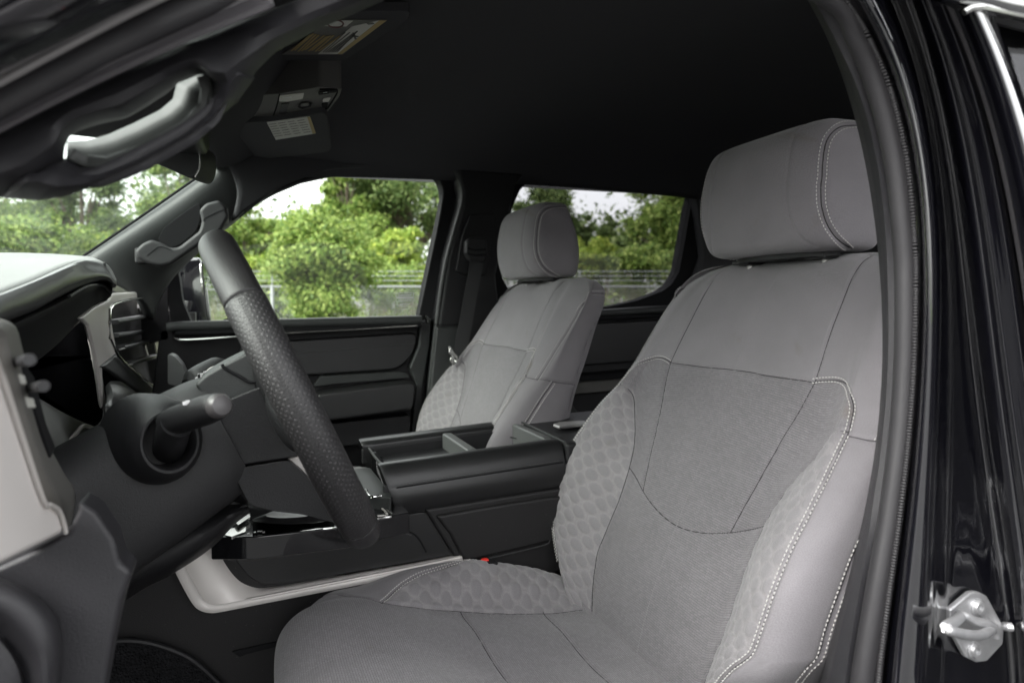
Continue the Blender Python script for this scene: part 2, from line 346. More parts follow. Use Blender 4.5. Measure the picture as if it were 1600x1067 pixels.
# ------------------------------------------------------------------ seats
def gnorm(G, closed_u=True):
    du = np.roll(G, -1, 1)-np.roll(G, 1, 1) if closed_u else np.gradient(G, axis=1)
    dv = np.gradient(G, axis=0); n = np.cross(du, dv); l = np.linalg.norm(n, axis=2, keepdims=True); return n/np.maximum(l, 1e-12)
def snap(G, Nn, pts, allow=None, wt=(1, 1, 1)):
    V = G.reshape(-1, 3); wt = np.array(wt); NN = Nn.reshape(-1, 3)
    idx = np.arange(len(V)) if allow is None else np.nonzero(allow.ravel())[0]
    W = V[idx]; out = []
    for p in pts:
        out.append(idx[np.argmin((((W-p)*wt)**2).sum(1))])
    p, n = V[out].copy(), NN[out].copy()
    V0, N0 = p.copy(), n.copy()
    for _ in range(22):
        if len(p) > 4:
            p[1:-1] = (p[:-2]+2*p[1:-1]+p[2:])/4; n[1:-1] = (n[:-2]+2*n[1:-1]+n[2:])/4
    n = n/np.linalg.norm(n, axis=1)[:, None]; return p+n*((V0-p)*n).sum(1)[:, None]*.8, n
def groove(G, Nn, paths, depth=.0030, sig=.0024):
    V = G.reshape(-1, 3); NN = Nn.reshape(-1, 3); dep = np.zeros(len(V))
    for pth in paths:
        for i in range(0, len(pth), 40):
            seg = pth[i:i+41]; lo, hi = seg.min(0)-.012, seg.max(0)+.012
            k = np.nonzero(((V > lo) & (V < hi)).all(1))[0]
            if len(k) == 0: continue
            d2 = ((V[k, None, :]-seg[None])**2).sum(2).min(1); dep[k] = np.maximum(dep[k], np.exp(-d2/(2*sig*sig))-.22*np.exp(-d2/(2*(2.6*sig)**2)))
    return (V-NN*dep[:, None]*depth).reshape(G.shape)
def quilt_r(a, b, pa=.030, pb=.030):
    best = np.full(a.shape, 9.)
    for o in (0, .5):
        da = ((a/pa-o+.5) % 1-.5)*pa; db = ((b/pb-o+.5) % 1-.5)*pb
        best = np.minimum(best, np.sqrt((da/.0128)**2+(db/.0092)**2))
    return best
def quilt_height(a, b):
    r = quilt_r(a, b); return np.clip(1-r**2, 0, 1)**.6-.25*np.exp(-((r-1.)/.12)**2)
def quilt_tone(a, b):
    """0 inside an oval, 1 on its stitched outline, .5 on the web between"""
    r = quilt_r(a, b); return np.where(r < .86, 0, .45)+.55*np.exp(-((r-1.)/.10)**2)
def uvarc(G):
    a = np.concatenate([np.zeros((G.shape[0], 1)), np.cumsum(np.linalg.norm(np.diff(G, axis=1), axis=2), axis=1)], 1)
    b = np.concatenate([np.zeros((1, G.shape[1])), np.cumsum(np.linalg.norm(np.diff(G, axis=0), axis=2), axis=0)], 0)
    return a, b
def off(p, n, d):
    t = np.gradient(p, axis=0); t /= np.linalg.norm(t, axis=1)[:, None]+1e-9; return p+np.cross(t, n)*d
def ctrl_eval(ctrl, counts):
    """uniform Catmull-Rom along the 2nd axis of ctrl [rows, k, 3]; counts[i] samples in segment i; closed"""
    k = ctrl.shape[1]; out = []
    for i in range(k):
        a, b, c, e = ctrl[:, (i-1) % k], ctrl[:, i], ctrl[:, (i+1) % k], ctrl[:, (i+2) % k]
        for u in np.linspace(0, 1, counts[i], endpoint=False):
            out.append(.5*((2*b)+(-a+c)*u+(2*a-5*b+4*c-e)*u*u+(-a+3*b-3*c+e)*u**3))
    return np.stack(out, 1)
def rows_spline(rows, n):
    rows = np.asarray(rows, float); key = rows[:, :2]; d = np.linalg.norm(np.diff(key, axis=0), axis=1); s = np.r_[0, np.cumsum(d)]
    t = np.linspace(0, s[-1], n); o = []
    q = np.vstack([2*rows[0]-rows[1], rows, 2*rows[-1]-rows[-2]])
    for x in t:
        i = min(max(np.searchsorted(s, x, side='right')-1, 0), len(rows)-2); u = (x-s[i])/max(d[i], 1e-9)
        a, b, c, e = q[i], q[i+1], q[i+2], q[i+3]; o.append(.5*((2*b)+(-a+c)*u+(2*a-5*b+4*c-e)*u*u+(-a+3*b-3*c+e)*u**3))
    return np.array(o)
YD, YP, DXP = .84, 1.58, -.07          # driver / passenger seat centre lines
def polyz(tab, z):
    t = sorted(tab); return np.interp(z, [a for a, b in t], [b for a, b in t])
def build_seat():
    seat = thing('car_seat', 'large grey cloth driver seat in the foreground with quilted bolsters and white double stitching', 'car seat', (.35, YD, -.85), 'front seats')
    Y0 = np.array([0, YD, 0])
    # ---------------- backrest:        z, C, W, wp, pr, wr, B
    R = [(-.50, .440, .235, .150, .020, .205, .555), (-.44, .452, .258, .150, .028, .222, .575), (-.39, .464, .268, .152, .033, .234, .59),
         (-.345, .480, .277, .156, .040, .245, .605), (-.305, .497, .284, .154, .049, .254, .615), (-.265, .514, .288, .153, .056, .261, .625),
         (-.226, .530, .289, .160, .054, .262, .635), (-.19, .545, .288, .174, .044, .259, .645), (-.156, .559, .285, .195, .033, .252, .655),
         (-.126, .572, .280, .205, .021, .240, .667), (-.09, .587, .276, .195, .010, .232, .682), (-.04, .611, .274, .17, .002, .222, .700),
         (0, .632, .272, .155, -.003, .215, .716), (.028, .648, .264, .145, -.008, .205, .724), (.045, .660, .248, .13, -.012, .19, .725),
         (.056, .672, .222, .12, -.012, .17, .720), (.062, .686, .18, .1, -.008, .13, .712), (.0635, .695, .12, .07, -.003, .09, .705)]
    R = rows_spline(R, 300)
    z, C, W, wp, pr, wr, B = R.T
    def L(w, x): return np.stack([x, w, z], 1)
    half = [L(.55*wp, C+.002), L(wp, C), L(wp*.45+wr*.55, C-.72*pr), L(wr, C-pr), L(W-.004, C-pr+.022*np.clip((B-C)/.06, 0, 1)), L(W, C+(B-C)*.35), L(W-.008, C+(B-C)*.8), L(W-.04*np.clip(W/.2, 0, 1), B), L(.5*W, B+.004)]
    ctrl = [L(0*C, C+.004)]+half+[L(0*C, B+.006)]+[h*np.array([1, -1, 1]) for h in half[::-1]]
    ctrl = np.stack(ctrl, 1); c = [26, 34, 22, 22, 16, 22, 10, 6, 5, 5]; G = ctrl_eval(ctrl, c+c[::-1])
    def warp(q):
        q = np.array(q, float); w_ = q[..., 1]-YD; t = np.clip((np.abs(w_)-.13)/.12, 0, 1); k = 1-.60*(t*t*(3-2*t)); dz = np.clip(-.33-q[..., 2], 0, None)
        q[..., 2] = np.where(dz > 0, -.33-dz*k, q[..., 2]); q[..., 1] = YD+w_*(1-.13*np.clip(dz/.17, 0, 1)**2); q[..., 0] += .03*t*np.clip(dz/.17, 0, 1)**2; return q
    G = G+Y0; w_pre, z_pre = G[..., 1]-YD, G[..., 2].copy(); G = warp(G); Nn = gnorm(G)
    cen = np.array([.6, YD, -.2]); sgn = np.sign(((G-cen)*Nn).sum(2).mean()); Nn *= sgn
    a, b = uvarc(G); w = w_pre; zz = z_pre; front = (Nn[..., 0] < -.05)
    aw = np.abs(w)
    zs = np.interp(aw, [0, .15, .17, .19, .205, .224, .234, .241, .246], [-.084, -.084, -.081, -.079, -.083, -.091, -.1, -.112, -.126])
    qe = polyz([(-.118, .244), (-.129, .22), (-.162, .197), (-.2, .171), (-.24, .157), (-.28, .152), (-.32, .155), (-.36, .157), (-.40, .151), (-.5, .14)], zz)
    rg = polyz([(-.126, .244), (-.156, .254), (-.19, .259), (-.226, .262), (-.265, .261), (-.305, .254), (-.345, .244), (-.38, .232), (-.45, .215), (-.5, .205)], zz)
    quilt = np.clip(.5+np.minimum(np.minimum(aw-qe, rg-aw), -.126-zz)/.004, 0, 1)*front; cell = quilt_tone(w*1.12, b)
    rib = np.clip(.5+np.minimum(qe-aw, zs-zz)/.004, 0, 1)*front*(aw < rg)
    qf = np.clip(np.minimum(np.minimum((aw-qe)*.5, -.126-zz)/.006, (rg-aw)/.016), 0, 1)*front; G = G+Nn*(qf*(.0010+.0017*quilt_height(w*1.12, b)))[..., None]
    # soft irregular padding
    G = G+Nn*(.0012*np.sin(w*31+zz*17)*np.cos(zz*23+1))[..., None]
    fmask = front
    def onfront(pts, n=80):
        q = warp(cr([(x, YD+y, zq) for x, y, zq in pts], n)); return snap(G, Nn, q, fmask, (.12, 1, 1))
    Cf = lambda zq: float(np.interp(zq, R[:, 0], R[:, 1])); prf = lambda zq: float(np.interp(zq, R[:, 0], R[:, 4]))
    seams, dbl, both = [], [], []
    seams.append(onfront([(Cf(-.084), y, -.084) for y in (-.15, -.08, 0, .08, .15)]))
    seams.append(onfront([(.513, -.157, -.24), (.516, -.104, -.262), (.51, -.05, -.277), (.508, 0, -.282), (.51, .05, -.277), (.516, .104, -.262), (.513, .157, -.24)]))
    for s in (-1, 1):
        seams.append(onfront([(.675, s*.135, .06), (.659, s*.139, .051), (.640, s*.145, .015), (.620, s*.149, -.024), (.599, s*.153, -.063), (.589, s*.154, -.084)]))
        seams.append(onfront([(.589, s*.154, -.084), (.579, s*.149, -.109), (.558, s*.133, -.161), (.536, s*.118, -.212), (.516, s*.104, -.262)]))
        sh = onfront([(.589, s*.152, -.084), (.588, s*.17, -.081), (.582, s*.19, -.079), (.574, s*.207, -.083), (.572, s*.224, -.091), (.565, s*.235, -.1), (.56, s*.241, -.112), (.552, s*.246, -.128)])
        seams.append(sh); dbl.append(sh)
        qs = onfront([(.552, s*.246, -.124), (.548, s*.222, -.129), (.534, s*.197, -.162), (.525, s*.171, -.201), (.513, s*.157, -.24), (.5, s*.152, -.28), (.483, s*.155, -.319), (.47, s*.157, -.358), (.463, s*.151, -.395), (.45, s*.14, -.46)], 140)
        seams.append(qs)
        r1 = onfront([(.552, s*.246, -.128), (.526, s*.254, -.156), (.501, s*.259, -.19), (.476, s*.262, -.226), (.458, s*.261, -.265), (.448, s*.254, -.305), (.441, s*.244, -.345), (.44, s*.232, -.38), (.437, s*.215, -.44)], 140)
        dbl.append(r1); seams.append(r1)
        zl = [-.135, -.16, -.195, -.232, -.271, -.313, -.35, -.40, -.46]
        q = cr([(Cf(k)-prf(k)+.052, YD+s*.4, k) for k in zl], 130)
        msk = (s*(w) > .2)
        r2 = snap(G, Nn, warp(np.c_[q[:, 0], np.full(len(q), YD+s*.288), q[:, 2]]), msk)
        seams.append(r2); both.append(r2)
        q = cr([(.552, YD+s*.246, -.126), (.562, YD+s*.272, -.127), (.60, YD+s*.284, -.135), (.645, YD+s*.284, -.142)], 50)
        seams.append(snap(G, Nn, q, msk))
        # shoulder edge seam running up and over the top of the side face
        q = cr([(.562, YD+s*.276, -.128), (.592, YD+s*.275, -.075), (.625, YD+s*.274, -.02), (.65, YD+s*.268, .012), (.675, YD+s*.262, .030), (.705, YD+s*.262, .032), (.722, YD+s*.25, .028)], 90)
        e = snap(G, Nn, q, msk); seams.append(e); both.append((e[0], e[1], .5))
        q = cr([(.615, YD+s*.28, -.30), (.632, YD+s*.28, -.2), (.655, YD+s*.276, -.12), (.68, YD+s*.272, -.05), (.70, YD+s*.27, -.028), (.722, YD+s*.27, -.035)], 80)
        seams.append(snap(G, Nn, q, msk))
    G = groove(G, Nn, [p for p, n in seams])
    V, Fc = gridv(G, True); n = G.shape[1]; Fc = list(Fc)+[list(range(n)), list(range((G.shape[0]-1)*n, G.shape[0]*n))]
    back = mesh('backrest', V, Fc, M['fabric'], seat, smooth=0, uv=np.stack([(a-a[:, :1]).ravel(), b.ravel()], 1), attrs={'rib': rib.ravel(), 'quilt': quilt.ravel(), 'cell': cell.ravel()})
    mb, cord = MB(), MB()
    for p, nn in seams: cord = MB(); cord.tube(p-nn*.0021, .0007, 5); cord.build('seam', M['seam'], back, recalc=False)
    for p, nn in dbl:
        mb = MB()
        for d in (.0026, -.0026): stitches(mb, off(p, nn, d), nn)
        mb.build('stitching', M['thread'], back, recalc=False, smooth=60)
    for it in both:
        p, nn = it[0], it[1]; mb = MB()
        for d in (.0042, -.0042): stitches(mb, off(p, nn, d), nn, r=.00062 if len(it) == 2 else .0004)
        mb.build('stitching', M['thread'], back, recalc=False, smooth=60)
    # ---------------- headrest:   z, a, xf, xb
    H = [(.0655, .07, .665, .69), (.066, .100, .645, .708), (.069, .121, .630, .718), (.078, .131, .620, .723), (.10, .1365, .613, .726), (.13, .1405, .609, .726), (.165, .1405, .609, .722), (.195, .137, .613, .714),
         (.22, .134, .618, .706), (.238, .129, .626, .700), (.2475, .120, .637, .694), (.2515, .100, .648, .687), (.2525, .05, .660, .677)]
    H = [(.0655+(z_-.0655)*.845, a_*.905, f_, b_) for z_, a_, f_, b_ in H]; H = rows_spline(H, 170); n = 260; th = np.linspace(0, 2*np.pi, n, endpoint=False)
    ex = 2/5.5; cx = np.sign(np.cos(th))*np.abs(np.cos(th))**ex; sx = np.sign(np.sin(th))*np.abs(np.sin(th))**ex
    z, A, xf, xb = H.T; G = np.stack([((xf+xb)/2)[:, None]-((xb-xf)/2)[:, None]*cx[None], YD-.006+A[:, None]*sx[None], np.repeat(z[:, None], n, 1)], 2)
    # resample every loop evenly, then crown the front face a little
    G = np.stack([lin(r, n, True) for r in G]); ww = (G[..., 1]-YD)/.14; fr = np.clip((.66-G[..., 0])/.04, 0, 1)
    G[..., 0] -= fr*.008*(1-ww**2); Nn = gnorm(G); Nn *= np.sign(((G-np.array([.665, YD, .16]))*Nn).sum(2).mean())
    a, b = uvarc(G); seams, both = [], []; fm = Nn[..., 0] < -.05
    def hp_(s, t): return cr([(x, YD-.006+s*y*.905, .0655+(z_-.0655)*.845) for x, y, z_ in t], 130)
    for s in (-1, 1):
        seams.append(snap(G, Nn, hp_(s, [(.66, .07, .252), (.635, .081, .232), (.61, .086, .19), (.6, .088, .15), (.605, .09, .115), (.612, .098, .088), (.63, .112, .07)]), fm))
        e = snap(G, Nn, hp_(s, [(.70, .12, .235), (.675, .126, .238), (.648, .127, .233), (.628, .133, .215), (.618, .139, .19), (.615, .141, .15), (.617, .141, .12), (.626, .139, .10), (.643, .134, .082), (.662, .127, .071), (.675, .12, .067)]), (G[..., 1]-YD)*s > .04)
        seams.append(e); both.append(e)
    G = groove(G, Nn, [p for p, q in seams], .0024, .0022)
    V, Fc = gridv(G, True); Fc = list(Fc)+[list(range(n)), list(range((G.shape[0]-1)*n, G.shape[0]*n))]
    hr = mesh('headrest', V, Fc, M['fabric'], seat, smooth=0, uv=np.stack([a.ravel(), b.ravel()], 1), attrs={'rib': np.zeros(len(V)), 'quilt': np.zeros(len(V))})
    mb, cord = MB(), MB()
    for p, nn in both: cord = MB(); cord.tube(p-nn*(.0017), .0008, 5); cord.build('seam', M['seam'], hr, recalc=False)
    for p, nn in both:
        mb = MB()
        for d in (.0048, -.0048): stitches(mb, off(p, nn, d), nn)
        mb.build('stitching', M['thread'], hr, recalc=False, smooth=60)
    loft('headrest_base', [[(.668+.03*math.cos(t), YD-.006+.095*math.sin(t), zq) for t in np.linspace(0, 2*np.pi, 24, endpoint=False)] for zq in (.0605, .069)], M['plastic'], seat, nu=48, closed=True, caps=True, linear=True)
    for s in (-1, 1): tube('headrest_post', [(.675, YD+s*.075, .02), (.675, YD+s*.075, .075)], .006, M['silverdark'], seat, k=12)
    for s in (-1, 1): box('post_collar', (.655, YD+s*.075-.019, .058), (.698, YD+s*.075+.019, .0645), M['plastic_soft'], seat, bev=.002)
    # ---------------- cushion: profile x,z ; wp, rise, wr, W
    K = [(.60, -.475, .14, .012, .20, .235), (.52, -.455, .148, .012, .21, .245), (.465, -.441, .150, .016, .214, .25), (.40, -.438, .150, .038, .218, .255), (.33, -.430, .150, .046, .220, .26),
         (.27, -.420, .150, .046, .220, .262), (.20, -.405, .148, .027, .220, .264), (.14, -.391, .15, -.002, .215, .265), (.09, -.386, .15, -.010, .21, .264), (.055, -.393, .15, -.014, .20, .262),
         (.030, -.412, .15, -.012, .20, .258), (.018, -.440, .15, 0, .20, .255), (.018, -.480, .15, 0, .2, .252), (.028, -.53, .15, 0, .2, .25), (.045, -.57, .15, 0, .2, .25)]
    K = rows_spline(K, 300); px, pz, wp, rs, wr, W = K.T
    tx, tz = np.gradient(px), np.gradient(pz); l = np.hypot(tx, tz); nx, nz = tz/l, -tx/l           # outward normal (up on the seat, forward on the nose)
    ang = np.clip(nz, 0, 1); dn = .07
    def Q(w, h, back=0.): return np.stack([px+nx*h-0*px, np.zeros_like(px)+w, pz+nz*h], 1)
    def E(w, h, cnr):
        q = Q(w, h); q[:, 0] += cnr*(1-ang*.55)*np.clip((.22-px)/.2, 0, 1); return q
    half = [E(.5*wp, 0*px, .0), E(wp, 0*px, .003), E((wp+wr)/2, rs*.62, .008), E(wr, rs, .016), E(W, rs-.020, .036), E(W+.004, rs-.055, .05), E(W-.002, rs-.11, .055)]
    bot = [np.stack([np.clip(px, .08, None), W-.02, np.full_like(px, -.56)], 1), np.stack([np.clip(px, .08, None), .5*W, np.full_like(px, -.57)], 1)]
    ctrl = [E(0*wp, -.002+0*px, 0)]+half+bot+[np.stack([np.clip(px, .08, None), 0*W, np.full_like(px, -.57)], 1)]+[h*np.array([1, -1, 1]) for h in (half+bot)[::-1]]
    ctrl = np.stack(ctrl, 1); c = [24, 34, 22, 20, 16, 14, 8, 5, 4, 4]; G = ctrl_eval(ctrl, c+c[::-1])+Y0
    Nn = gnorm(G); Nn *= np.sign((Nn[60:150, :40, 2]).mean()); a, b = uvarc(G); w = G[..., 1]-YD; aw = np.abs(w); xx = G[..., 0]; top = Nn[..., 2] > .25
    xs = G[..., 0]; qe = np.interp(xs, [.12, .155, .185, .23, .27, .35, .44, .48, .6], [.19, .155, .148, .147, .149, .146, .148, .15, .15])
    qo = np.interp(xs, [.155, .16, .19, .218, .27, .30, .33], [.15, .152, .19, .203, .212, .23, .30])
    quilt = np.clip(.5+np.minimum(aw-qe, qo-aw)/.004, 0, 1)*top*(xs > .155)
    rib = np.clip(.5+np.minimum(qe-aw, xs-.0)/.004, 0, 1)*(aw < .19); cell = quilt_tone(w*1.1, b)
    qf = np.clip(np.minimum(aw-qe, qo-aw)/.006, 0, 1)*top*(xs > .155); G = G+Nn*(qf*(.0010+.0017*quilt_height(w*1.1, b)))[..., None]
    G = G+Nn*(.0014*np.sin(w*27+xs*21)*np.cos(xs*19+2))[..., None]
    def ont(pts, n=90):
        return snap(G, Nn, cr([(x, YD+y, zq) for x, y, zq in pts], n), top | (Nn[..., 0] < -.2), (1, 1, .15))
    seams, dbl = [], []
    for xq in (.265, .385): seams.append(ont([(xq, y, -.42) for y in (-.15, -.07, 0, .07, .15)]))
    for s in (-1, 1):
        seams.append(ont([(.10, s*.205, -.375), (.125, s*.178, -.385), (.158, s*.152, -.391), (.184, s*.148, -.402), (.23, s*.147, -.412), (.266, s*.150, -.421), (.34, s*.147, -.43), (.40, s*.147, -.438), (.467, s*.15, -.441), (.55, s*.15, -.46)], 150))
        seams.append(ont([(.10, s*.205, -.375), (.092, s*.222, -.38), (.085, s*.245, -.39), (.085, s*.268, -.41)], 40))
        d = ont([(.156, s*.152, -.391), (.172, s*.172, -.395), (.19, s*.188, -.392), (.218, s*.203, -.38), (.25, s*.21, -.375), (.28, s*.218, -.375), (.30, s*.232, -.38), (.315, s*.25, -.39)], 110)
        seams.append(d); dbl.append(d)
    G = groove(G, Nn, [p for p, q in seams])
    V, Fc = gridv(G, True); n = G.shape[1]; Fc = list(Fc)+[list(range(n)), list(range((G.shape[0]-1)*n, G.shape[0]*n))]
    cu = mesh('cushion', V, Fc, M['fabric'], seat, smooth=0, uv=np.stack([a.ravel(), b.ravel()], 1), attrs={'rib': rib.ravel(), 'quilt': quilt.ravel(), 'cell': cell.ravel()})
    mb, cord = MB(), MB()
    for p, nn in seams: cord = MB(); cord.tube(p-nn*.0021, .0007, 5); cord.build('seam', M['seam'], cu, recalc=False)
    for p, nn in dbl:
        mb = MB()
        for d in (.003, -.003): stitches(mb, off(p, nn, d), nn)
        mb.build('stitching', M['thread'], cu, recalc=False, smooth=60)
    box('seat_base', (.10, YD-.22, -.72), (.52, YD+.22, -.555), M['plastic'], seat, bev=.01)
    box('recliner_cover', (.42, YD-.292, -.60), (.62, YD-.262, -.42), M['plastic'], seat, bev=.012)
    for s in (-1, 1): box('seat_rail', (.05, YD+s*.18-.02, -.80), (.62, YD+s*.18+.02, -.72), M['black'], seat, bev=.004)
    return seat
seat = build_seat()
def copy_tree(o, parent=None):
    c = o.copy(); COL.objects.link(c)
    if parent is not None: c.parent = parent
    for ch in [x for x in bpy.data.objects if x.parent == o]: copy_tree(ch, c)
    return c
seat2 = copy_tree(seat); seat2.location = (seat.location.x+DXP, seat.location.y+YP-YD, seat.location.z-.006)
seat2['label'] = 'smaller looking grey cloth passenger seat beyond the centre console, beside the far door'
LOC[seat2.name] = np.array(seat2.location)
# ------------------------------------------------------------------ the truck cab
truck = thing('pickup_truck', 'black pickup truck cab with black roof lining, seen through its open front door', 'truck', (.6, 1.2, -1.0))
def slabpx(name, px, Y, t, m, parent=truck, bev=.003, **k): return slab(name, PY(px, Y), (0, t, 0), m, parent, bev, **k)
def ringpx(name, outer, inner, Y, t, m, parent=truck, n=140, Yi=None, **k):
    o = lin(PY(outer, Y), n, True); i = lin(PY(inner, Yi if Yi is not None else Y), n, True)
    # match starting corner: rotate inner to nearest of outer[0]
    s = np.argmin(((i-o[0])**2).sum(1)); i = np.roll(i, -s, 0)
    T = np.array([0, t, 0]); V = np.vstack([o, i, i+T, o+T]); Fc = []
    for k2 in range(4):
        A, B = k2*n, ((k2+1) % 4)*n
        for j in range(n): Fc.append((A+j, A+(j+1) % n, B+(j+1) % n, B+j))
    return mesh(name, V, Fc, m, parent, **k)
def arc(pts, n): return cr(pts, n)
def rounded(pts, r, k=5):
    """2-D polygon with its corners rounded"""
    p = [np.array(q, float) for q in pts]; o = []; n = len(p)
    for i in range(n):
        a, b, c = p[i-1], p[i], p[(i+1) % n]; rr = min(r, np.linalg.norm(a-b)*.45, np.linalg.norm(c-b)*.45)
        A = b+(a-b)/np.linalg.norm(a-b)*rr; C = b+(c-b)/np.linalg.norm(c-b)*rr
        for t in np.linspace(0, 1, k): o.append(tuple((1-t)**2*A+2*t*(1-t)*b+t*t*C))
    return o
YW = 1.92
# --- roof lining, floor, far shell
rows = []
for x, dz in ((-.06, -.03), (.1, 0), (.4, .012), (.8, .012), (1.2, -.0), (1.6, -.02), (1.8, -.05)):
    rows.append([(x, .52, .285+dz), (x, .60, .335+dz), (x, .75, .375+dz), (x, 1.0, .40+dz), (x, 1.22, .405+dz), (x, 1.45, .40+dz), (x, 1.68, .385+dz), (x, 1.80, .365+dz), (x, 1.875, .335+dz), (x, 1.90, .315+dz)])
loft('roof_lining', rows, M['headliner'], truck, nu=60, nv=40, solid=.012)
rows = [[(x, .40, .30), (x, .55, .37), (x, .9, .43), (x, 1.3, .44), (x, 1.75, .41), (x, 2.0, .33)] for x in (-.10, .4, .9, 1.4, 1.9)]
loft('roof_panel', rows, M['paint'], truck, nu=40, nv=20, solid=-.004)
box('cab_floor', (-1.0, .45, -.90), (1.75, 2.0, -.86), M['carpet'], truck, bev=0)
box('firewall', (-1.02, .42, -.88), (-.98, 2.0, -.06), M['black'], truck, bev=.004)
# rear wall of the cab with its window
ro = [(1.78, .50, -.86), (1.78, 1.98, -.86), (1.78, 1.98, .02), (1.74, 1.90, .34), (1.74, .55, .34), (1.78, .50, .02)]
ri = [(1.77, .66, 0.0), (1.77, 1.78, 0.0), (1.76, 1.78, .04), (1.74, 1.73, .25), (1.74, .70, .25), (1.76, .66, .04)]
n = 120; o = lin(ro, n, True); i = lin(ri, n, True); i = np.roll(i, -int(np.argmin(((i-o[0])**2).sum(1))), 0)
V = np.vstack([o, i]); mesh('rear_wall', V, [(j, (j+1) % n, n+(j+1) % n, n+j) for j in range(n)], M['headliner'], truck, solid=.03)
slab('rear_window', ri, (.006, 0, 0), M['glassdark'], truck, bev=0)
# --- far front door
fwin = [(357, 346), (385, 325), (430, 300), (470, 283), (520, 272), (580, 268.5), (640, 268), (668, 269), (684, 276), (691, 290), (693, 308), (690, 325), (676, 390), (662, 458), (655, 497), (540, 499.5), (420, 502), (330, 504), (300, 506), (285, 470), (278, 420)]
door = slabpx('front_door', [(250, 515), (655, 497), (690, 492), (676, 560), (668, 620), (662, 700), (650, 900), (200, 900)], 1.935, .10, M['plastic'], bev=.004)
ringpx('window_frame', [(335, 350), (365, 325), (420, 289), (468, 272), (520, 261), (580, 257), (660, 256), (700, 262), (717, 280), (720, 305), (714, 330), (700, 390), (686, 455), (676, 505), (540, 509), (420, 512), (330, 514), (270, 516), (262, 470), (268, 400)], fwin, 1.93, .05, M['black'], door, Yi=1.94)
pane = slab('window_glass', PY(fwin, 1.955), (0, .004, 0), M['glass'], door, bev=0)
# bright thin lip round the daylight opening
sweep('glass_seal', cr(PY([(357, 346), (430, 300), (520, 272), (600, 268), (668, 269), (690, 288), (690, 325), (655, 495)], 1.942), 80), circ(.0035, 6), M['plastic_soft'], door, up=(0, 1, 0))
# sticker on the glass
mbk = MB()
def dash(mb, x0, y0, x1, y1, Y, h=.0016, t=.0004, Z=None):
    a, b = (P(x0, y0, Y=Y), P(x1, y1, Y=Y)) if Z is None else (P(x0, y0, Z=Z), P(x1, y1, Z=Z))
    mb.box((a+b)/2, b-a, (0, t, 0), (0, 0, h))
for x0, y0, x1, y1, h in ((619, 458, 646, 457.5, .0015), (619, 471, 646, 470.5, .0015), (622, 461.5, 643, 461, .003), (620, 465.5, 645, 465, .005), (622, 469, 643, 468.5, .002), (625, 475.5, 641, 475, .002), (627, 479, 640, 478.6, .0012), (627, 483, 640, 482.6, .0012)): dash(mbk, x0, y0, x1, y1, 1.953, h)
for x in (619, 646):
    a, b = P(x, 458, Y=1.953), P(x, 471, Y=1.953); mbk.box((a+b)/2, (.0015, 0, 0), (0, .0004, 0), (b-a))
tag(mbk.build('window_sticker', M['mark'], door), 'small white lettered sticker on the glass')
# sill
def profsweep(name, path, prof, m, parent, up=(0, 0, 1), **k): return sweep(name, path, prof, m, parent, up=up, **k)
sill = PY([(262, 512), (277, 510), (340, 508), (449, 505), (560, 502), (656, 499.5)], 1.905)
sweep('door_sill', cr(sill, 30), rrect(.06, .022, .009), M['pillar'], door)
sweep('sill_shadow_gap', cr(PY([(275, 519), (449, 513.5), (656, 507)], 1.90), 20), rrect(.04, .014, .003), M['black'], door)
sweep('bright_strip', cr(PY([(272, 527), (283, 531), (330, 529), (449, 520), (560, 513.5), (651, 508)], 1.882), 50), circ(.0032, 8), M['chrome'], door)
slabpx('door_insert', rounded([(370, 537), (655, 519), (647, 555), (622, 578), (505, 586), (380, 590)], 16), 1.915, .03, M['leather'], door, bev=.006)
sweep('insert_stitch', cr(PY([(450, 552), (560, 543), (650, 536)], 1.913), 30), circ(.0006, 5), M['threaddark'], door)
slabpx('pull_recess', rounded([(500, 588), (624, 581), (636, 583), (640, 590), (520, 600), (490, 604)], 4), 1.91, .03, M['pillar'], door, bev=.003)
arm = slab('door_armrest', PY(rounded([(495, 616), (560, 607), (633, 598), (649, 598), (650, 610), (645, 640), (560, 652), (500, 660)], 6), 1.84), (0, .10, 0), M['leather'], door, bev=.012, seg=5)
slabpx('lower_pocket', rounded([(500, 664), (643, 648), (640, 690), (500, 700)], 6), 1.87, .06, M['plastic'], door, bev=.006)
slabpx('door_edge_trim', [(657, 503), (676, 497), (672, 540), (662, 600), (658, 700), (640, 700), (646, 640), (650, 600), (640, 575), (654, 540)], 1.905, .04, M['pillar'], door, bev=.005)
sweep('door_latch', cr(PY([(664, 493), (667, 499), (668, 505)], 1.895), 6), circ(.004, 6), M['chrome'], door)
# --- far B pillar
bp = [(700, 258), (716, 274), (723, 300), (721, 322), (699, 404), (684, 505), (676, 580), (668, 700), (700, 760), (800, 760), (790, 560), (775, 430), (790, 370), (806, 290), (822, 270)]
slabpx('centre_pillar', bp, 1.86, .10, M['plastic'], bev=.012, seg=4)
sealp = [(560, 259), (640, 257), (690, 258), (708, 264), (719, 280), (724, 300), (722, 322), (711, 360), (699, 404), (690, 450), (682, 509), (674, 580), (667, 650), (662, 720)]
sweep('door_seal', cr(PY([(372, 338), (430, 293), (480, 270), (520, 261)]+sealp, 1.868), 120), circ(.0062, 10), M['pillar'], truck, up=(0, 1, 0))
slabpx('upper_pillar_cover', rounded([(735, 335), (775, 333), (774, 360), (762, 430), (730, 430), (712, 424), (722, 370)], 5), 1.845, .03, M['plastic'], bev=.005)
tube('pillar_joint', PY([(679, 507), (700, 508), (722, 506)], 1.858), .0012, M['black'], truck)
slabpx('lower_pillar_trim', [(682, 511), (700, 511), (722, 509), (716, 600), (705, 760), (664, 760), (668, 680), (675, 580)], 1.852, .02, M['pillar'], bev=.006)
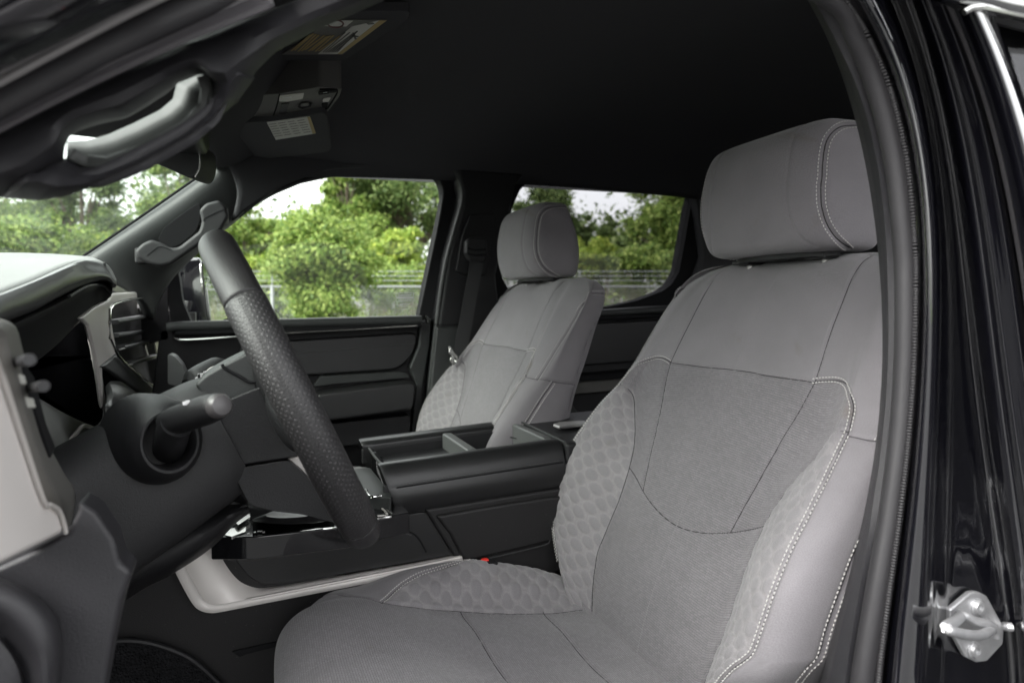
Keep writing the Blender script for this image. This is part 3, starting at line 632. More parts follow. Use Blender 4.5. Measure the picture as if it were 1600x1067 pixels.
# --- rear far door
rwin = [(843, 277.5), (910, 281), (1000, 287), (1076, 293), (1084, 297), (1085, 303), (1079, 325), (1070, 378), (1061, 425), (1050, 444), (1035, 455), (995, 470), (946, 480), (880, 482), (830, 474), (796, 455), (783, 431), (790, 370), (800, 325), (812, 298), (826, 282)]
rd = slabpx('rear_door', [(760, 480), (1090, 486), (1160, 484), (1160, 720), (1120, 900), (700, 900)], 1.93, .10, M['plastic'], bev=.004)
ringpx('window_frame', [(836, 262), (910, 266), (1000, 272), (1090, 280), (1112, 290), (1125, 310), (1120, 340), (1110, 400), (1100, 450), (1085, 475), (1060, 484), (1000, 487), (946, 489), (880, 490), (810, 490), (770, 475), (762, 440), (770, 370), (785, 310), (800, 280), (818, 266)], rwin, 1.925, .05, M['black'], rd, Yi=1.94)
slab('window_glass', PY(rwin, 1.955), (0, .004, 0), M['glassdark'], rd, bev=0)
sweep('door_sill', cr(PY([(780, 494), (880, 491), (946, 489), (1021, 484), (1110, 480)], 1.90), 30), rrect(.05, .02, .008), M['pillar'], rd)
sweep('sill_crease', cr(PY([(780, 505), (946, 497), (1110, 488)], 1.895), 20), rrect(.03, .01, .003), M['black'], rd)
slabpx('door_insert', rounded([(800, 512), (1060, 498), (1060, 560), (800, 580)], 8), 1.912, .03, M['leather'], rd, bev=.006)
slabpx('pull_strip', rounded([(800, 604), (895, 597), (962, 591), (1060, 583), (1060, 600), (962, 610), (893, 616), (800, 622)], 3), 1.89, .04, M['consolegrey'], rd, bev=.004)
slabpx('door_armrest', rounded([(800, 596), (1060, 574), (1060, 584), (800, 604)], 3), 1.86, .08, M['black'], rd, bev=.004)
slabpx('door_pocket', [(878, 640), (889, 625), (896, 634), (905, 646), (925, 652), (1010, 645), (1010, 690), (870, 690)], 1.86, .05, M['pillar'], rd, bev=.005)
# C pillar and back corner
slabpx('rear_pillar', [(1086, 270), (1230, 262), (1340, 260), (1340, 560), (1060, 560), (1078, 470), (1100, 400)], 1.90, .05, M['headliner'], bev=.01)
# rear seat back, a low dark bench
box('rear_bench', (1.25, .62, -.60), (1.66, 1.86, -.38), M['plastic_soft'], truck, bev=.05, seg=6)
box('rear_bench_back', (1.58, .62, -.40), (1.72, 1.86, -.03), M['plastic_soft'], truck, bev=.05, seg=6)
# --- far A pillar with its grab handle
rows = [PY([(100, 425), (129, 402), (200, 353), (270, 305), (337, 257), (352, 246)], 1.83), PY([(120, 428), (150, 400), (215, 357), (282, 312), (348, 262), (362, 252)], 1.795), PY([(170, 440), (195, 412), (240, 378), (305, 335), (360, 285), (374, 272)], 1.80), PY([(220, 470), (232, 440), (262, 412), (325, 366), (358, 344), (380, 326)], 1.84), PY([(240, 500), (250, 470), (275, 430), (330, 378), (362, 352), (384, 334)], 1.90)]
loft('windshield_pillar', rows, M['pillar'], truck, nu=40, nv=24, solid=.02)
tube('windshield_edge_seal', PY([(112, 413), (129, 401), (200, 352.5), (270, 304), (330, 262), (339, 256.5), (338, 250), (325, 244)], 1.815), .003, M['black'], truck)
# roof side trim between pillar and door opening
rows = [PY([(340, 250), (356, 262), (370, 300), (362, 345)], 1.80), PY([(365, 240), (388, 262), (392, 290), (385, 325)], 1.81), PY([(420, 235), (440, 255), (448, 272), (440, 291)], 1.83), PY([(520, 235), (525, 245), (528, 254), (522, 262)], 1.86), PY([(620, 240), (620, 247), (620, 253), (620, 259)], 1.87)]
loft('roof_side_trim', rows, M['headliner'], truck, nu=16, nv=24, solid=.012)
gh = slab('grab_handle', PY(rounded([(210, 392), (222, 380), (236, 374), (252, 379), (266, 387), (279, 386), (311, 361), (315, 346), (311, 328), (322, 317), (342, 312), (353, 322), (358, 338), (346, 360), (300, 391), (268, 413), (250, 417), (232, 413), (214, 403)], 5), 1.745), (0, .028, 0), M['plastic_soft'], truck, bev=.008, seg=4)
slabpx('grip_joint', [(229, 399), (230, 400), (247, 387), (252, 386), (268, 391), (268, 390), (252, 385), (246, 386)], 1.7440, .004, M['black'], gh, bev=0)
slabpx('grip_joint', [(317, 345), (318, 346), (320, 342), (342, 331), (352, 328), (352, 327), (341, 330), (319, 341)], 1.7440, .004, M['black'], gh, bev=0)
for c, cy in ((222, 396), (340, 330)):
    a = P(c, cy, Y=1.76); box('mount', (a[0]-.015, 1.765, a[2]-.02), (a[0]+.02, 1.84, a[2]+.012), M['plastic_soft'], gh, bev=.004)
slabpx('handle_shade', rounded([(246, 376), (256, 356), (290, 330), (313, 316), (313, 345), (306, 362), (282, 382), (266, 388)], 6), 1.788, .02, M['black'], truck, bev=.003)  # flat black slab painting in the shadow behind the handle bar
# --- windshield, header and its sensor housing
wq = PY([(129, 402), (100, 421), (339, 256)], 1.83); A, B = P(85, 432, Y=1.85), P(341, 254, Y=1.83)
def mir(p, c=1.21): return np.array([p[0], 2*c-p[1], p[2]])
slab('windshield', [A, B, mir(B), mir(A)], (-.004, 0, .003), M['windshield'], truck, bev=0)
hp = [(-.060, 1.80, .33), (-.078, 1.79, .300), (-.10, 1.55, .292), (-.12, 1.30, .255), (-.14, 1.12, .228), (-.15, .95, .19), (-.162, .80, .158), (-.165, .70, .15)]
rows = [hp, [(x+.05, y, z+.012) for x, y, z in hp], [(x+.13, y, max(z+.07, .30)) for x, y, z in hp], [(x+.2, y, .40) for x, y, z in hp]]
loft('windshield_header', rows, M['headliner'], truck, nu=40, nv=14, solid=.01)
box('sensor_housing', (-.19, 1.06, .215), (-.06, 1.28, .30), M['plastic'], truck, bev=.012)
# --- sun visors and overhead console
def visor(name, px, z, label, t=.012):
    v = slab(name, [P(x, y, Z=z) for x, y in px], (0, 0, t), M['headliner'], truck, bev=.005); return v
v1 = visor('sun_visor', rounded([(424, 95), (520, 18), (640, 18), (640, 30), (540, 96)], 7), .372, 'driver')
def zpoly(name, px, z, m, parent, t=.0012, bev=0): return slab(name, [P(x, y, Z=z) for x, y in px], (0, 0, t), m, parent, bev=bev)
lab = zpoly('warning_label', [(441, 86), (517, 32), (605, 32), (535, 86)], .3705, M['labelgrey'], v1)
zpoly('label_strip', [(497, 85), (550, 42), (592, 33), (527, 85)], .3700, M['labelwhite'], lab, .0004)
zpoly('label_strip', [(527.5, 85), (592.5, 33), (604, 33), (534.5, 85)], .3700, M['labelgold'], lab, .0004)
zpoly('label_strip', [(506, 41.5), (519, 33), (552, 33), (541, 42)], .3700, M['labelwhite'], lab, .0004)
c = P(524, 37.5, Z=.3697); aa = [c+np.array([.010*math.cos(t), .014*math.sin(t), 0]) for t in np.linspace(0, 2*np.pi, 24, endpoint=False)]
sweep('no_child_seat_symbol', aa, circ(.0012, 6), M['labelred'], lab, closed=True)
mb = MB()
def zbar(mb, x0, y0, x1, y1, z, wd=.0022):
    a, b = P(x0, y0, Z=z), P(x1, y1, Z=z); d = b-a; q = np.array([-d[1], d[0], 0]); q /= np.linalg.norm(q)+1e-9; mb.box((a+b)/2, d, q*wd, (0, 0, .0005))
rs = random.Random(3)
for i in range(9):
    f = i/9; x0, y0 = 463+f*0+i*4.2, 80-i*0; xs = 463+i*3.7
    zbar(mb, 455+i*5.4, 81-rs.random()*3, 455+i*5.4+33-rs.random()*6, 81-28+rs.random()*5, .3698)
mb.build('label_text', M['labelgold'], lab)
mb = MB()
for i in range(7): zbar(mb, 505+i*3.6, 82, 505+i*3.6+30+rs.random()*9, 82-25-rs.random()*8, .3694, .0013)
zbar(mb, 548, 56, 560, 58, .3694, .004); zbar(mb, 556, 62, 552, 52, .3694, .003); zbar(mb, 574, 38, 584, 37, .3694, .005)
mb.build('label_print', M['labelgrey'], lab)
v2 = visor('sun_visor', rounded([(357, 193), (425, 190), (503, 176), (511, 180), (519, 232), (512, 238), (420, 248), (398, 244)], 6), .325, 'passenger')
l2 = zpoly('warning_label', [(417, 192), (484, 183), (493, 209), (431, 219)], .3238, M['labelwhite'], v2)
zpoly('label_strip', [(480, 183.5), (484.5, 183), (493.5, 208.5), (488.5, 209.5)], .3232, M['labelgold'], l2, .0004)
mb = MB()
for i in range(4):
    for j in range(6):
        x = 421+i*15+j*1.6; zbar(mb, x+j*.3-1, 195+j*3.7-i*2, x+12+j*.3-rs.random()*3, 193.4+j*3.7-i*2, .3232, .0014)
mb.build('label_print', M['labelgrey'], l2)
oc = slab('overhead_console', [P(x, y, Z=.335) for x, y in rounded([(318, 193), (345, 165), (386, 150), (436, 147), (500, 136), (535, 139), (530, 152), (512, 176), (470, 185), (425, 190), (360, 196)], 5)], (0, 0, .05), M['consolegrey'], truck, bev=.008, seg=4)
zpoly('reading_lamp', rounded([(437, 150), (475, 146), (473, 155), (450, 159), (436, 159)], 2), .3335, M['silver'], oc)
zpoly('reading_lamp', rounded([(505, 155), (517, 153), (513, 160), (504, 160)], 2), .3335, M['silver'], oc)
tube('console_joint', [P(x, y, Z=.3345) for x, y in [(437, 148), (432, 168), (424, 189)]], .0012, M['black'], oc)
zpoly('button', [(435, 180), (440, 163), (452, 162), (447, 179)], .3334, M['plastic_soft'], oc)
zpoly('button', [(435, 184), (445, 180), (455, 184), (450, 187), (434, 188)], .3334, M['black'], oc)
zpoly('switch', rounded([(465, 168), (470, 163), (487, 162), (486, 167), (472, 171)], 1.5), .3325, M['black'], oc)
zpoly('switch', rounded([(470, 162.5), (483, 161.5), (482, 166), (470, 167)], 1), .3318, M['consolegrey'], oc)
zpoly('switch', rounded([(497, 145), (515, 142), (514, 147), (498, 149)], 1.5), .3325, M['black'], oc)
zpoly('switch', rounded([(515, 142), (527, 140), (525, 145), (514, 146)], 1.5), .3325, M['black'], oc)
zpoly('switch', rounded([(502, 163), (513, 161), (511, 169), (504, 169)], 1.5), .3325, M['black'], oc)
tube('console_rim', [P(x, y, Z=.3340) for x, y in [(460, 180), (505, 171), (513, 168), (527, 145), (522, 140), (500, 140)]], .0014, M['black'], oc)
mb = MB(); zbar(mb, 505, 145.5, 511, 144.5, .3315, .0012); zbar(mb, 442, 153.5, 455, 152, .3328, .003); mb.build('console_marks', M['mark'], oc)
zpoly('roof_clip', [(594, 192), (597, 189), (610, 190), (608, 194), (606, 192), (598, 192)], .39, M['plastic_soft'], truck)
# --- rear view mirror
rv = thing('rear_view_mirror', 'black rear view mirror hanging under the roof before the windshield corner', 'mirror', tuple(P(285, 245, Y=1.2)))
mp = rounded([(222, 236), (240, 233), (262, 224), (290, 219), (308, 224), (312, 240), (311, 262), (303, 278), (285, 274), (262, 263), (243, 256)], 8)
hb = slab('mirror_housing', PY(mp, 1.17), (.02, .06, 0), M['plastic'], rv, bev=.01, seg=5)
tube('mirror_stem', [P(270, 240, Y=1.2), P(262, 215, Y=1.2), P(250, 190, Y=1.2)], .009, M['plastic'], rv)
tube('mirror_rim', PY([(309, 224), (312, 240), (311.5, 262), (304, 277)], 1.168), .0014, M['chrome'], rv)
# --- outside mirror beyond the far door
mh = slabpx('side_mirror', rounded([(259, 413), (280, 405), (313, 402), (322, 430), (330, 500), (322, 540), (258, 540), (256, 470)], 6), 2.15, .14, M['paint'], bev=.012)
def PN(pts, c, nrm_): return [P(x, y, D=1)*float(c@nrm_)/float(P(x, y, D=1)@nrm_) for x, y in pts]
mn = np.array([.88, -.47, .0]); mc = P(316, 460, Y=2.135)
slab('mirror_glass', PN(rounded([(316, 411), (333, 407), (345, 440), (366, 495), (327, 502), (319, 450)], 5), mc, mn), tuple(-mn*.008), M['mirrorglass'], mh, bev=0)
tube('glass_rim', PY([(333, 407), (316, 411), (319, 450), (327, 502.5), (366, 495.5)], 2.138), .0025, M['black'], mh)
slabpx('mirror_base', rounded([(262, 470), (292, 470), (288, 487), (262, 487)], 2), 2.05, .05, M['silverdark'], mh, bev=.004)
slabpx('mirror_arm', rounded([(262, 489), (305, 488), (305, 512), (262, 515)], 2), 2.05, .05, M['plastic_soft'], mh, bev=.004)
slabpx('mirror_sail', [(218, 452), (240, 428), (258, 412), (262, 414), (263, 530), (222, 540)], 1.935, .01, M['black'], door, bev=.001)
# --- safety belt of the far seat
sb = thing('seat_belt', 'black seat belt hanging from its guide on the far centre pillar behind the passenger seat', 'seat belt', tuple(P(735, 480, Y=1.83)))
slab('belt_guide', PY(rounded([(729, 376), (737, 370), (760, 372), (763, 400), (757, 411), (735, 408), (728, 395)], 4), 1.815), (0, .03, 0), M['plastic_soft'], sb, bev=.006)
for q, yy in ((0, 388), (1, 396)): tube('guide_slot', PY([(730, yy), (742, yy+3), (759, yy+2)], 1.812), .0025, M['black'], sb)
slab('belt_webbing', PY([(735, 408), (756, 410), (750, 440), (738, 505), (728, 560), (712, 640), (695, 640), (706, 560), (718, 500), (730, 435)], 1.822), (0, .0015, 0), M['webbing'], sb, bev=0)
slab('belt_tongue', PY(rounded([(700, 540), (704, 541), (709, 550), (716, 558), (714, 566), (709, 572), (702, 565), (706, 556), (702, 549)], 2), 1.80), (0, .004, 0), M['chrome'], sb, bev=.001)
tube('belt_tongue_bar', PY([(704, 544), (702, 552), (709, 556), (713, 563), (708, 569), (703, 563)], 1.797), .0018, M['chrome'], sb)
bk = thing('belt_buckle', 'belt buckle with a red button between the driver seat cushion and the console', 'buckle', tuple(P(757, 890, Y=1.09)))
box('buckle_body', tuple(P(752, 886, Y=1.062)+np.array([-.002, -.008, -.09])), tuple(P(763, 875, Y=1.066)+np.array([.012, .01, 0])), M['black'], bk, bev=.003)
a = P(757.5, 871, Y=1.068); box('red_button', tuple(a+np.array([-.006, -.005, -.010])), tuple(a+np.array([.006, .005, -.001])), M['red'], bk, bev=.003)

# ------------------------------------------------------------------ near door opening: pillars, seal, painted body
serr = [(1325, 0), (1349, 30), (1372, 63), (1391, 139), (1414, 253), (1429, 380), (1431, 450), (1433, 566), (1422, 681), (1402, 809), (1385, 942), (1376, 1067), (1366, 1180)]
yq = [-150, -60, 0, 30, 63, 139, 253, 380, 450, 566, 681, 809, 942, 1067, 1180]
_pf = {}
def xs_at(tab, y):
    k = tuple(tab)
    if k not in _pf: yy = np.linspace(-160, 1180, 60); _pf[k] = np.polyfit(yy/1000, np.interp(yy, [b for a, b in tab], [a for a, b in tab]), 5)
    return float(np.polyval(_pf[k], y/1000))
def ext(tab):
    a, b = tab[0], tab[1]; s = (a[0]-b[0])/(a[1]-b[1]+1e-9); return [(a[0]+s*(-160-a[1])*1.3, -160)]+tab
E1 = ext(serr)
inner = ext([(1272, 0), (1300, 51), (1325, 93), (1346, 160), (1363, 236), (1378, 338), (1384, 450), (1386, 612), (1379, 700), (1370, 790), (1345, 893), (1320, 960), (1297, 1010), (1288, 1067), (1280, 1180)])
ys = np.linspace(-150, 1180, 40)
def col(tab, dx, Y, wob=0): return [P(xs_at(tab, y)+dx, y, Y=Y+wob*math.sin(y*.02)) for y in ys]
# inner trim of the near pillar
rows = [[P(xs_at(inner, y)+6, y, Y=.60) for y in ys], [P(xs_at(inner, y), y, Y=.56) for y in ys], [P(xs_at(inner, y)*.8+xs_at(E1, y)*.2, y, Y=.505) for y in ys], [P(xs_at(inner, y)*.45+xs_at(E1, y)*.55, y, Y=.498) for y in ys], [P(xs_at(inner, y)*.4+xs_at(E1, y)*.6, y, Y=.52) for y in ys]]
loft('near_pillar_trim', rows, M['trimgrey'], truck, nu=110, nv=18, solid=.006)
# rubber door seal: near B pillar, over the roof, down the A pillar
sB = [P(.32*xs_at(inner, y)+.68*xs_at(E1, y), y, Y=.487) for y in (1180, 1067, 942, 809, 681, 566, 450, 380, 253, 139, 63, 0)]
sA = [P(300, 12, Y=.50), P(200, 60, Y=.50), P(100, 110, Y=.50), P(0, 162, Y=.50), P(-120, 225, Y=.50)]
top = [np.array([.375, .51, .268]), np.array([.28, .52, .285]), np.array([.18, .52, .28]), np.array([.08, .515, .25])]
sp = cr(sB+top+sA, 420)
sweep('door_opening_seal', sp, rrect(.019, .017, .008, 5), M['rubber'], truck, up=(0, 1, 0))
# serrated flange gripping the body edge
mb = MB(); eB = cr([P(xs_at(E1, y)-1, y, Y=.478) for y in (1180, 1067, 942, 809, 681, 566, 450, 380, 253, 139, 63, 30, 0)], 520)
tt = np.gradient(eB, axis=0); tt /= np.linalg.norm(tt, axis=1)[:, None]
for i in range(0, 520, 2): mb.box(eB[i], tt[i]*.0016, (.0035, 0, 0), (0, .006, 0))
mb.build('seal_teeth', M['rubber'], truck, smooth=0)
# the painted centre pillar: columns read across, each with its own depth
def tabx(*p): return ext([(x, y) for x, y in p])
T = {
 'a': (tabx((1330, 0), (1376, 63), (1396, 139), (1419, 253), (1434, 380), (1436, 450), (1437, 566), (1427, 681), (1407, 809), (1390, 942), (1381, 1067), (1370, 1180)), .486),
 'b': (tabx((1346, 0), (1390, 80), (1410, 150), (1428, 253), (1441, 380), (1445, 450), (1447, 566), (1441, 681), (1430, 809), (1418, 942), (1408, 1067), (1400, 1180)), .476),
 'c': (tabx((1362, 0), (1400, 60), (1424, 150), (1440, 253), (1452, 380), (1455, 450), (1457, 566), (1456, 640), (1449, 720), (1446, 809), (1440, 942), (1432, 1067), (1425, 1180)), .482),
 'd': (tabx((1382, 0), (1416, 60), (1438, 150), (1454, 253), (1464, 380), (1467, 450), (1467, 566), (1462, 640), (1455, 760), (1460, 850), (1455, 942), (1447, 1067), (1440, 1180)), .466),
 'e': (tabx((1398, 0), (1424, 60), (1446, 150), (1462, 253), (1473, 380), (1478, 450), (1477, 566), (1472, 640), (1466, 760), (1470, 850), (1466, 942), (1457, 1067), (1450, 1180)), .476),
 'f': (tabx((1402, 0), (1428, 60), (1450, 150), (1467, 253), (1480, 380), (1484, 450), (1485, 566), (1482, 681), (1478, 809), (1476, 942), (1466, 1067), (1460, 1180)), .505),
 'g': (tabx((1422, 0), (1444, 60), (1466, 150), (1488, 253), (1506, 380), (1513, 450), (1526, 566), (1540, 681), (1560, 809), (1582, 942), (1586, 1067), (1588, 1180)), .506),
 'h': (tabx((1432, 0), (1452, 60), (1474, 150), (1498, 253), (1514, 380), (1521, 450), (1535, 566), (1549, 681), (1574, 790), (1590, 880), (1595, 970), (1594, 1067), (1592, 1180)), .470),
 'i': (tabx((1447, 0), (1466, 60), (1490, 150), (1515, 253), (1530, 380), (1537, 450), (1553, 566), (1568, 681), (1590, 790), (1602, 880), (1606, 970), (1605, 1067), (1603, 1180)), .458),
 'j': (tabx((1457, 0), (1478, 60), (1502, 150), (1528, 253), (1543, 380), (1550, 450), (1562, 566), (1580, 681), (1602, 790), (1616, 880), (1620, 970), (1618, 1067), (1616, 1180)), .464),
 'k': (tabx((1464, 0), (1486, 60), (1510, 150), (1537, 253), (1556, 380), (1564, 450), (1574, 566), (1592, 681), (1614, 790), (1630, 880), (1636, 970), (1634, 1067), (1632, 1180)), .456),
 'l': (tabx((1474, 0), (1498, 60), (1524, 150), (1552, 253), (1574, 380), (1584, 450), (1596, 566), (1612, 681), (1630, 790), (1650, 880), (1656, 970), (1656, 1067), (1656, 1180)), .440),
 'm': (tabx((1482, 0), (1508, 60), (1536, 150), (1566, 253), (1592, 380), (1604, 450), (1616, 566), (1632, 681), (1650, 790), (1670, 880), (1676, 970), (1676, 1067), (1676, 1180)), .448),
}
def mid_(ka, kb, f, y): return xs_at(T[ka][0], y)*(1-f)+xs_at(T[kb][0], y)*f
prof_ = [('a', 'e', 0, .487), ('a', 'e', .12, .472), ('a', 'e', .28, .460), ('a', 'e', .5, .456), ('a', 'e', .72, .459), ('a', 'e', .88, .468), ('a', 'e', .98, .482), ('f', 'g', .05, .500), ('f', 'g', .3, .504), ('f', 'g', .75, .504), ('f', 'g', .97, .499),
         ('g', 'm', .07, .486), ('g', 'm', .20, .470), ('g', 'm', .34, .463), ('g', 'm', .48, .465), ('g', 'm', .62, .459), ('g', 'm', .78, .452), ('g', 'm', .90, .453), ('g', 'm', 1., .462)]
rows = [[P(mid_(ka, kb, f, y), y, Y=Yv) for y in ys] for ka, kb, f, Yv in prof_]
body = loft('painted_pillar', rows, M['paint'], truck, nu=260, nv=300, solid=.0008, smooth=0)
# rear door edge standing just behind
def dx_(y): return .0085*max(y, 0)
prof_ = [(2, .432), (10, .418), (22, .407), (36, .401), (48, .403), (56, .411), (60, .42)]
rows = [[P(xs_at(T['m'][0], y)+d*(1+.0006*max(y, 0)), y, Y=Yv) for y in ys] for d, Yv in prof_]
rdn = loft('near_rear_door', rows, M['paint'], truck, nu=200, nv=70, solid=.001, smooth=0)
tag(rdn, 'shut near rear door, its bright edge at the right')
rub = [[P(xs_at(T['m'][0], y)+dx, y, Y=Yv) for y in ys] for dx, Yv in ((-4, .457), (0, .442), (4, .434), (7, .444))]
loft('weather_strip', rub, M['rubber'], rdn, nu=90, nv=10, solid=.004)
# upper frame and glass of that door, and the roof rail above
tube('roof_rail', [P(1400, -60, Y=.40), P(1470, -22, Y=.40), P(1540, 2, Y=.41), P(1600, 14, Y=.42), P(1720, 36, Y=.44)], .010, M['paint'], truck, k=12)
tube('window_surround', [P(1524, 22, Y=.424), P(1535, 22, Y=.424), P(1550, 25, Y=.425), P(1600, 38, Y=.43), P(1720, 66, Y=.45)], .0055, M['rubber'], rdn, k=10)
tube('bright_moulding', [P(1506, 20, Y=.40), P(1530, 12, Y=.40), P(1600, 26, Y=.415), P(1720, 50, Y=.43)], .0025, M['chrome'], rdn)
slab('window_glass', [P(1514, 30, Y=.43), P(1545, 28, Y=.435), P(1720, 66, Y=.45), P(1720, 700, Y=.42), P(1650, 420, Y=.42), P(1600, 262, Y=.425), P(1560, 150, Y=.43)], (0, .004, 0), M['glassdark'], rdn, bev=0)
# dark cab side seen past the glass
box('rear_interior_trim', (1.22, .56, -.5), (1.74, .60, .10), M['headliner'], truck, bev=.01)
# striker
ps = P(1527, 982, Y=.50); nrm = -ps/np.linalg.norm(ps)
stp = [(1485, 952), (1517, 926), (1524, 924.5), (1531, 925), (1543, 931), (1566, 973), (1569.5, 985), (1568, 1006), (1543, 1033), (1527, 1035), (1510, 1027), (1490.5, 992), (1485, 975)]
YS = .496
st = slab('door_striker', PY(stp, YS), (0, .006, 0), M['zinc'], truck, bev=.0018)
for cx_, cy_ in ((1526.5, 947.5), (1521.5, 1015)):
    c = P(cx_, cy_, Y=YS); ring = lambda r, dy: [c+np.array([r*math.cos(t), dy, r*math.sin(t)]) for t in np.linspace(0, 2*np.pi, 28, endpoint=False)]
    loft('striker_bolt', [ring(.0078, 0), ring(.0078, -.0016), ring(.0066, -.0022), ring(.0056, -.0046), ring(.003, -.0046), ring(.0028, -.002)], M['zinc'], st, nu=28, closed=True, caps=True, linear=True)
tube('striker_loop', P3([(1502, 958, .487), (1500, 964, .482), (1493, 970, .462), (1480, 977, .440), (1479, 981, .438), (1487, 986, .440), (1510, 991, .455), (1532, 992, .470), (1546, 985, .482), (1548, 980, .488)]), .0042, M['zinc'], st, n=60, k=14)
tube('striker_loop_shoulder', P3([(1496, 962, .486), (1508, 961, .484), (1524, 970, .484), (1544, 974, .484), (1555, 984, .486), (1556, 994, .487)]), .0040, M['zinc'], st, n=50, k=12)
tube('striker_pin', P3([(1568, 978, .50), (1576, 979, .49), (1581, 979, .488)]), .004, M['zinc'], truck)
slab('data_sticker', PY(rounded([(1394, 1080), (1399, 1016), (1418, 1021), (1417, 1080)], 2), .469), (0, .0006, 0), M['labelgrey'], truck, bev=0)
mb = MB()
for x, y in ((1402, 1045), (1407, 1047), (1414, 1033), (1414, 1040), (1402, 1056), (1407, 1058)): a = P(x, y, Y=.4685); mb.box(a, (.0013, 0, 0), (0, .0003, 0), (0, 0, .0035))
mb.build('sticker_print', M['black'], truck)
# --- near windshield pillar: trim, handle, painted flange
lowA = [(-140, 330), (-60, 318), (0, 308), (60, 311), (100, 311), (150, 292), (220, 247), (280, 222), (330, 200), (365, 165), (400, 112), (430, 82), (500, 45), (600, 2), (700, -45)]
def shift(tab, dx, dy): return [(x+dx, y+dy) for x, y in tab]
upA = [(-140, 262), (-60, 225), (0, 197), (60, 165), (100, 145), (150, 122), (220, 92), (280, 68), (330, 48), (365, 34), (400, 22), (430, 12), (500, -14), (600, -52), (700, -92)]
def mixp(a, b, f, Y): return [P(p[0]*(1-f)+q[0]*f, p[1]*(1-f)+q[1]*f, Y=Y) for p, q in zip(a, b)]
hole = rounded([(104, 222), (118, 208), (150, 196), (196, 186), (232, 165), (262, 145), (275, 130), (300, 120), (318, 118), (319, 135), (317, 160), (300, 178), (262, 206), (215, 232), (160, 250), (122, 246), (106, 236)], 8, 4)
# the trim is a skin with a real opening: outer band above the hole, handle bar below it
top_e = [(104, 222), (112, 212), (124, 204), (150, 195), (196, 186), (232, 165), (262, 146), (275, 131), (296, 121), (318, 118)]
def skin(name, A, B, Ya, Ym, Yb, m, n=60, bulge=0, nv=14, parent=truck):
    a = np.array([p for p in lin(A, n)]); b = np.array([p for p in lin(B, n)])
    rows = []
    for f, Yv in ((0, Ya+.02), (.04, Ya), (.35, Ym), (.65, Ym), (.96, Yb), (1, Yb+.02)): rows.append([P(*(a[i]*(1-f)+b[i]*f), Y=Yv) for i in range(n)])
    return loft(name, rows, m, parent, nu=n, nv=nv, solid=.008)
U2 = [(-140, 262), (0, 197), (60, 165), (100, 145), (150, 122), (220, 92), (280, 68), (330, 48)]
skin('near_windshield_trim', [(-140, 266), (0, 200), (100, 148), (220, 95), (330, 50), (430, 14), (560, -40)], [(-140, 334), (-60, 326), (0, 308), (60, 300), (98, 262), (101, 230), (108, 214), (124, 204), (152, 195), (198, 185), (234, 164), (264, 144), (278, 130), (300, 119), (322, 114), (350, 150), (368, 165), (400, 112), (430, 82), (500, 45), (600, 2)], .535, .528, .56, M['trimgrey'], n=110)
nh = skin('near_grab_handle', [(90, 250), (106, 247), (130, 259), (169, 262), (230, 240), (296, 203), (327, 171), (333, 138), (328, 114), (340, 106)], [(0, 309), (60, 314), (100, 308), (150, 290), (210, 260), (245, 243), (320, 201), (345, 182), (372, 158), (398, 122)], .552, .532, .565, M['trimgrey'], n=60)
skin('grip_pad', [(104, 221), (135, 220), (170, 210), (210, 192), (250, 172), (270, 155), (276, 131), (308, 118)], [(105, 249), (130, 262), (170, 264), (232, 242), (298, 205), (328, 172), (334, 138), (326, 116)], .598, .578, .550, M['grip'], n=50, parent=nh)
# ribbed door rubber and painted flange above the trim
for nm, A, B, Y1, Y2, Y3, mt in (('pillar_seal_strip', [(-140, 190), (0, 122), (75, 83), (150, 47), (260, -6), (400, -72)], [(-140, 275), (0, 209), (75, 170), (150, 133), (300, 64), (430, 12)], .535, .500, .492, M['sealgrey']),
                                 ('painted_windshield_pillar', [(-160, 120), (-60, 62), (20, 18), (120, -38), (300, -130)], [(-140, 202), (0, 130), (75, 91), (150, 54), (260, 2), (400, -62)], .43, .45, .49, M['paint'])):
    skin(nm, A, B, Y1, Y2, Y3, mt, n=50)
tube('flange_edge', PY([(-140, 200), (0, 129), (75, 89), (160, 44), (256, -4), (400, -70)], .484), .0022, M['silverdark'], truck)
loft('outer_pillar_paint', [PY([(-160, 60), (0, -30), (150, -110)], .40), PY([(-160, 110), (0, 20), (200, -90)], .41), PY([(-150, 150), (0, 70), (120, 10), (260, -70)], .43), PY([(-145, 178), (0, 105), (120, 48), (260, -25)], .455)], M['paint'], truck, nu=40, nv=20, solid=.002)

# the near front door, swung open beyond the left edge of the view
hx, hy = -.42, .40; ex_, ey_ = -.62, -.62; dd = np.array([ex_-hx, ey_-hy, 0]); dn_ = np.array([dd[1], -dd[0], 0])/np.linalg.norm(dd)
def dpt(u, z): return np.array([hx, hy, z])+dd*u
nd = slab('open_front_door', [dpt(0, -.98), dpt(1, -.98), dpt(1.02, -.03), dpt(0, -.05)], dn_*.09, M['plastic'], truck, bev=.02, seg=4)
for a_, b_ in ((dpt(.02, -.05), dpt(.32, .22)), (dpt(.32, .22), dpt(.95, .26)), (dpt(.95, .26), dpt(1.0, -.03))): sweep('window_frame', np.array([a_, b_]), rrect(.04, .035, .008), M['paint'], nd)
slab('window_glass', [dpt(.03, -.05), dpt(.33, .21), dpt(.94, .25), dpt(.99, -.03)], dn_*.004, M['glass'], nd, bev=0)

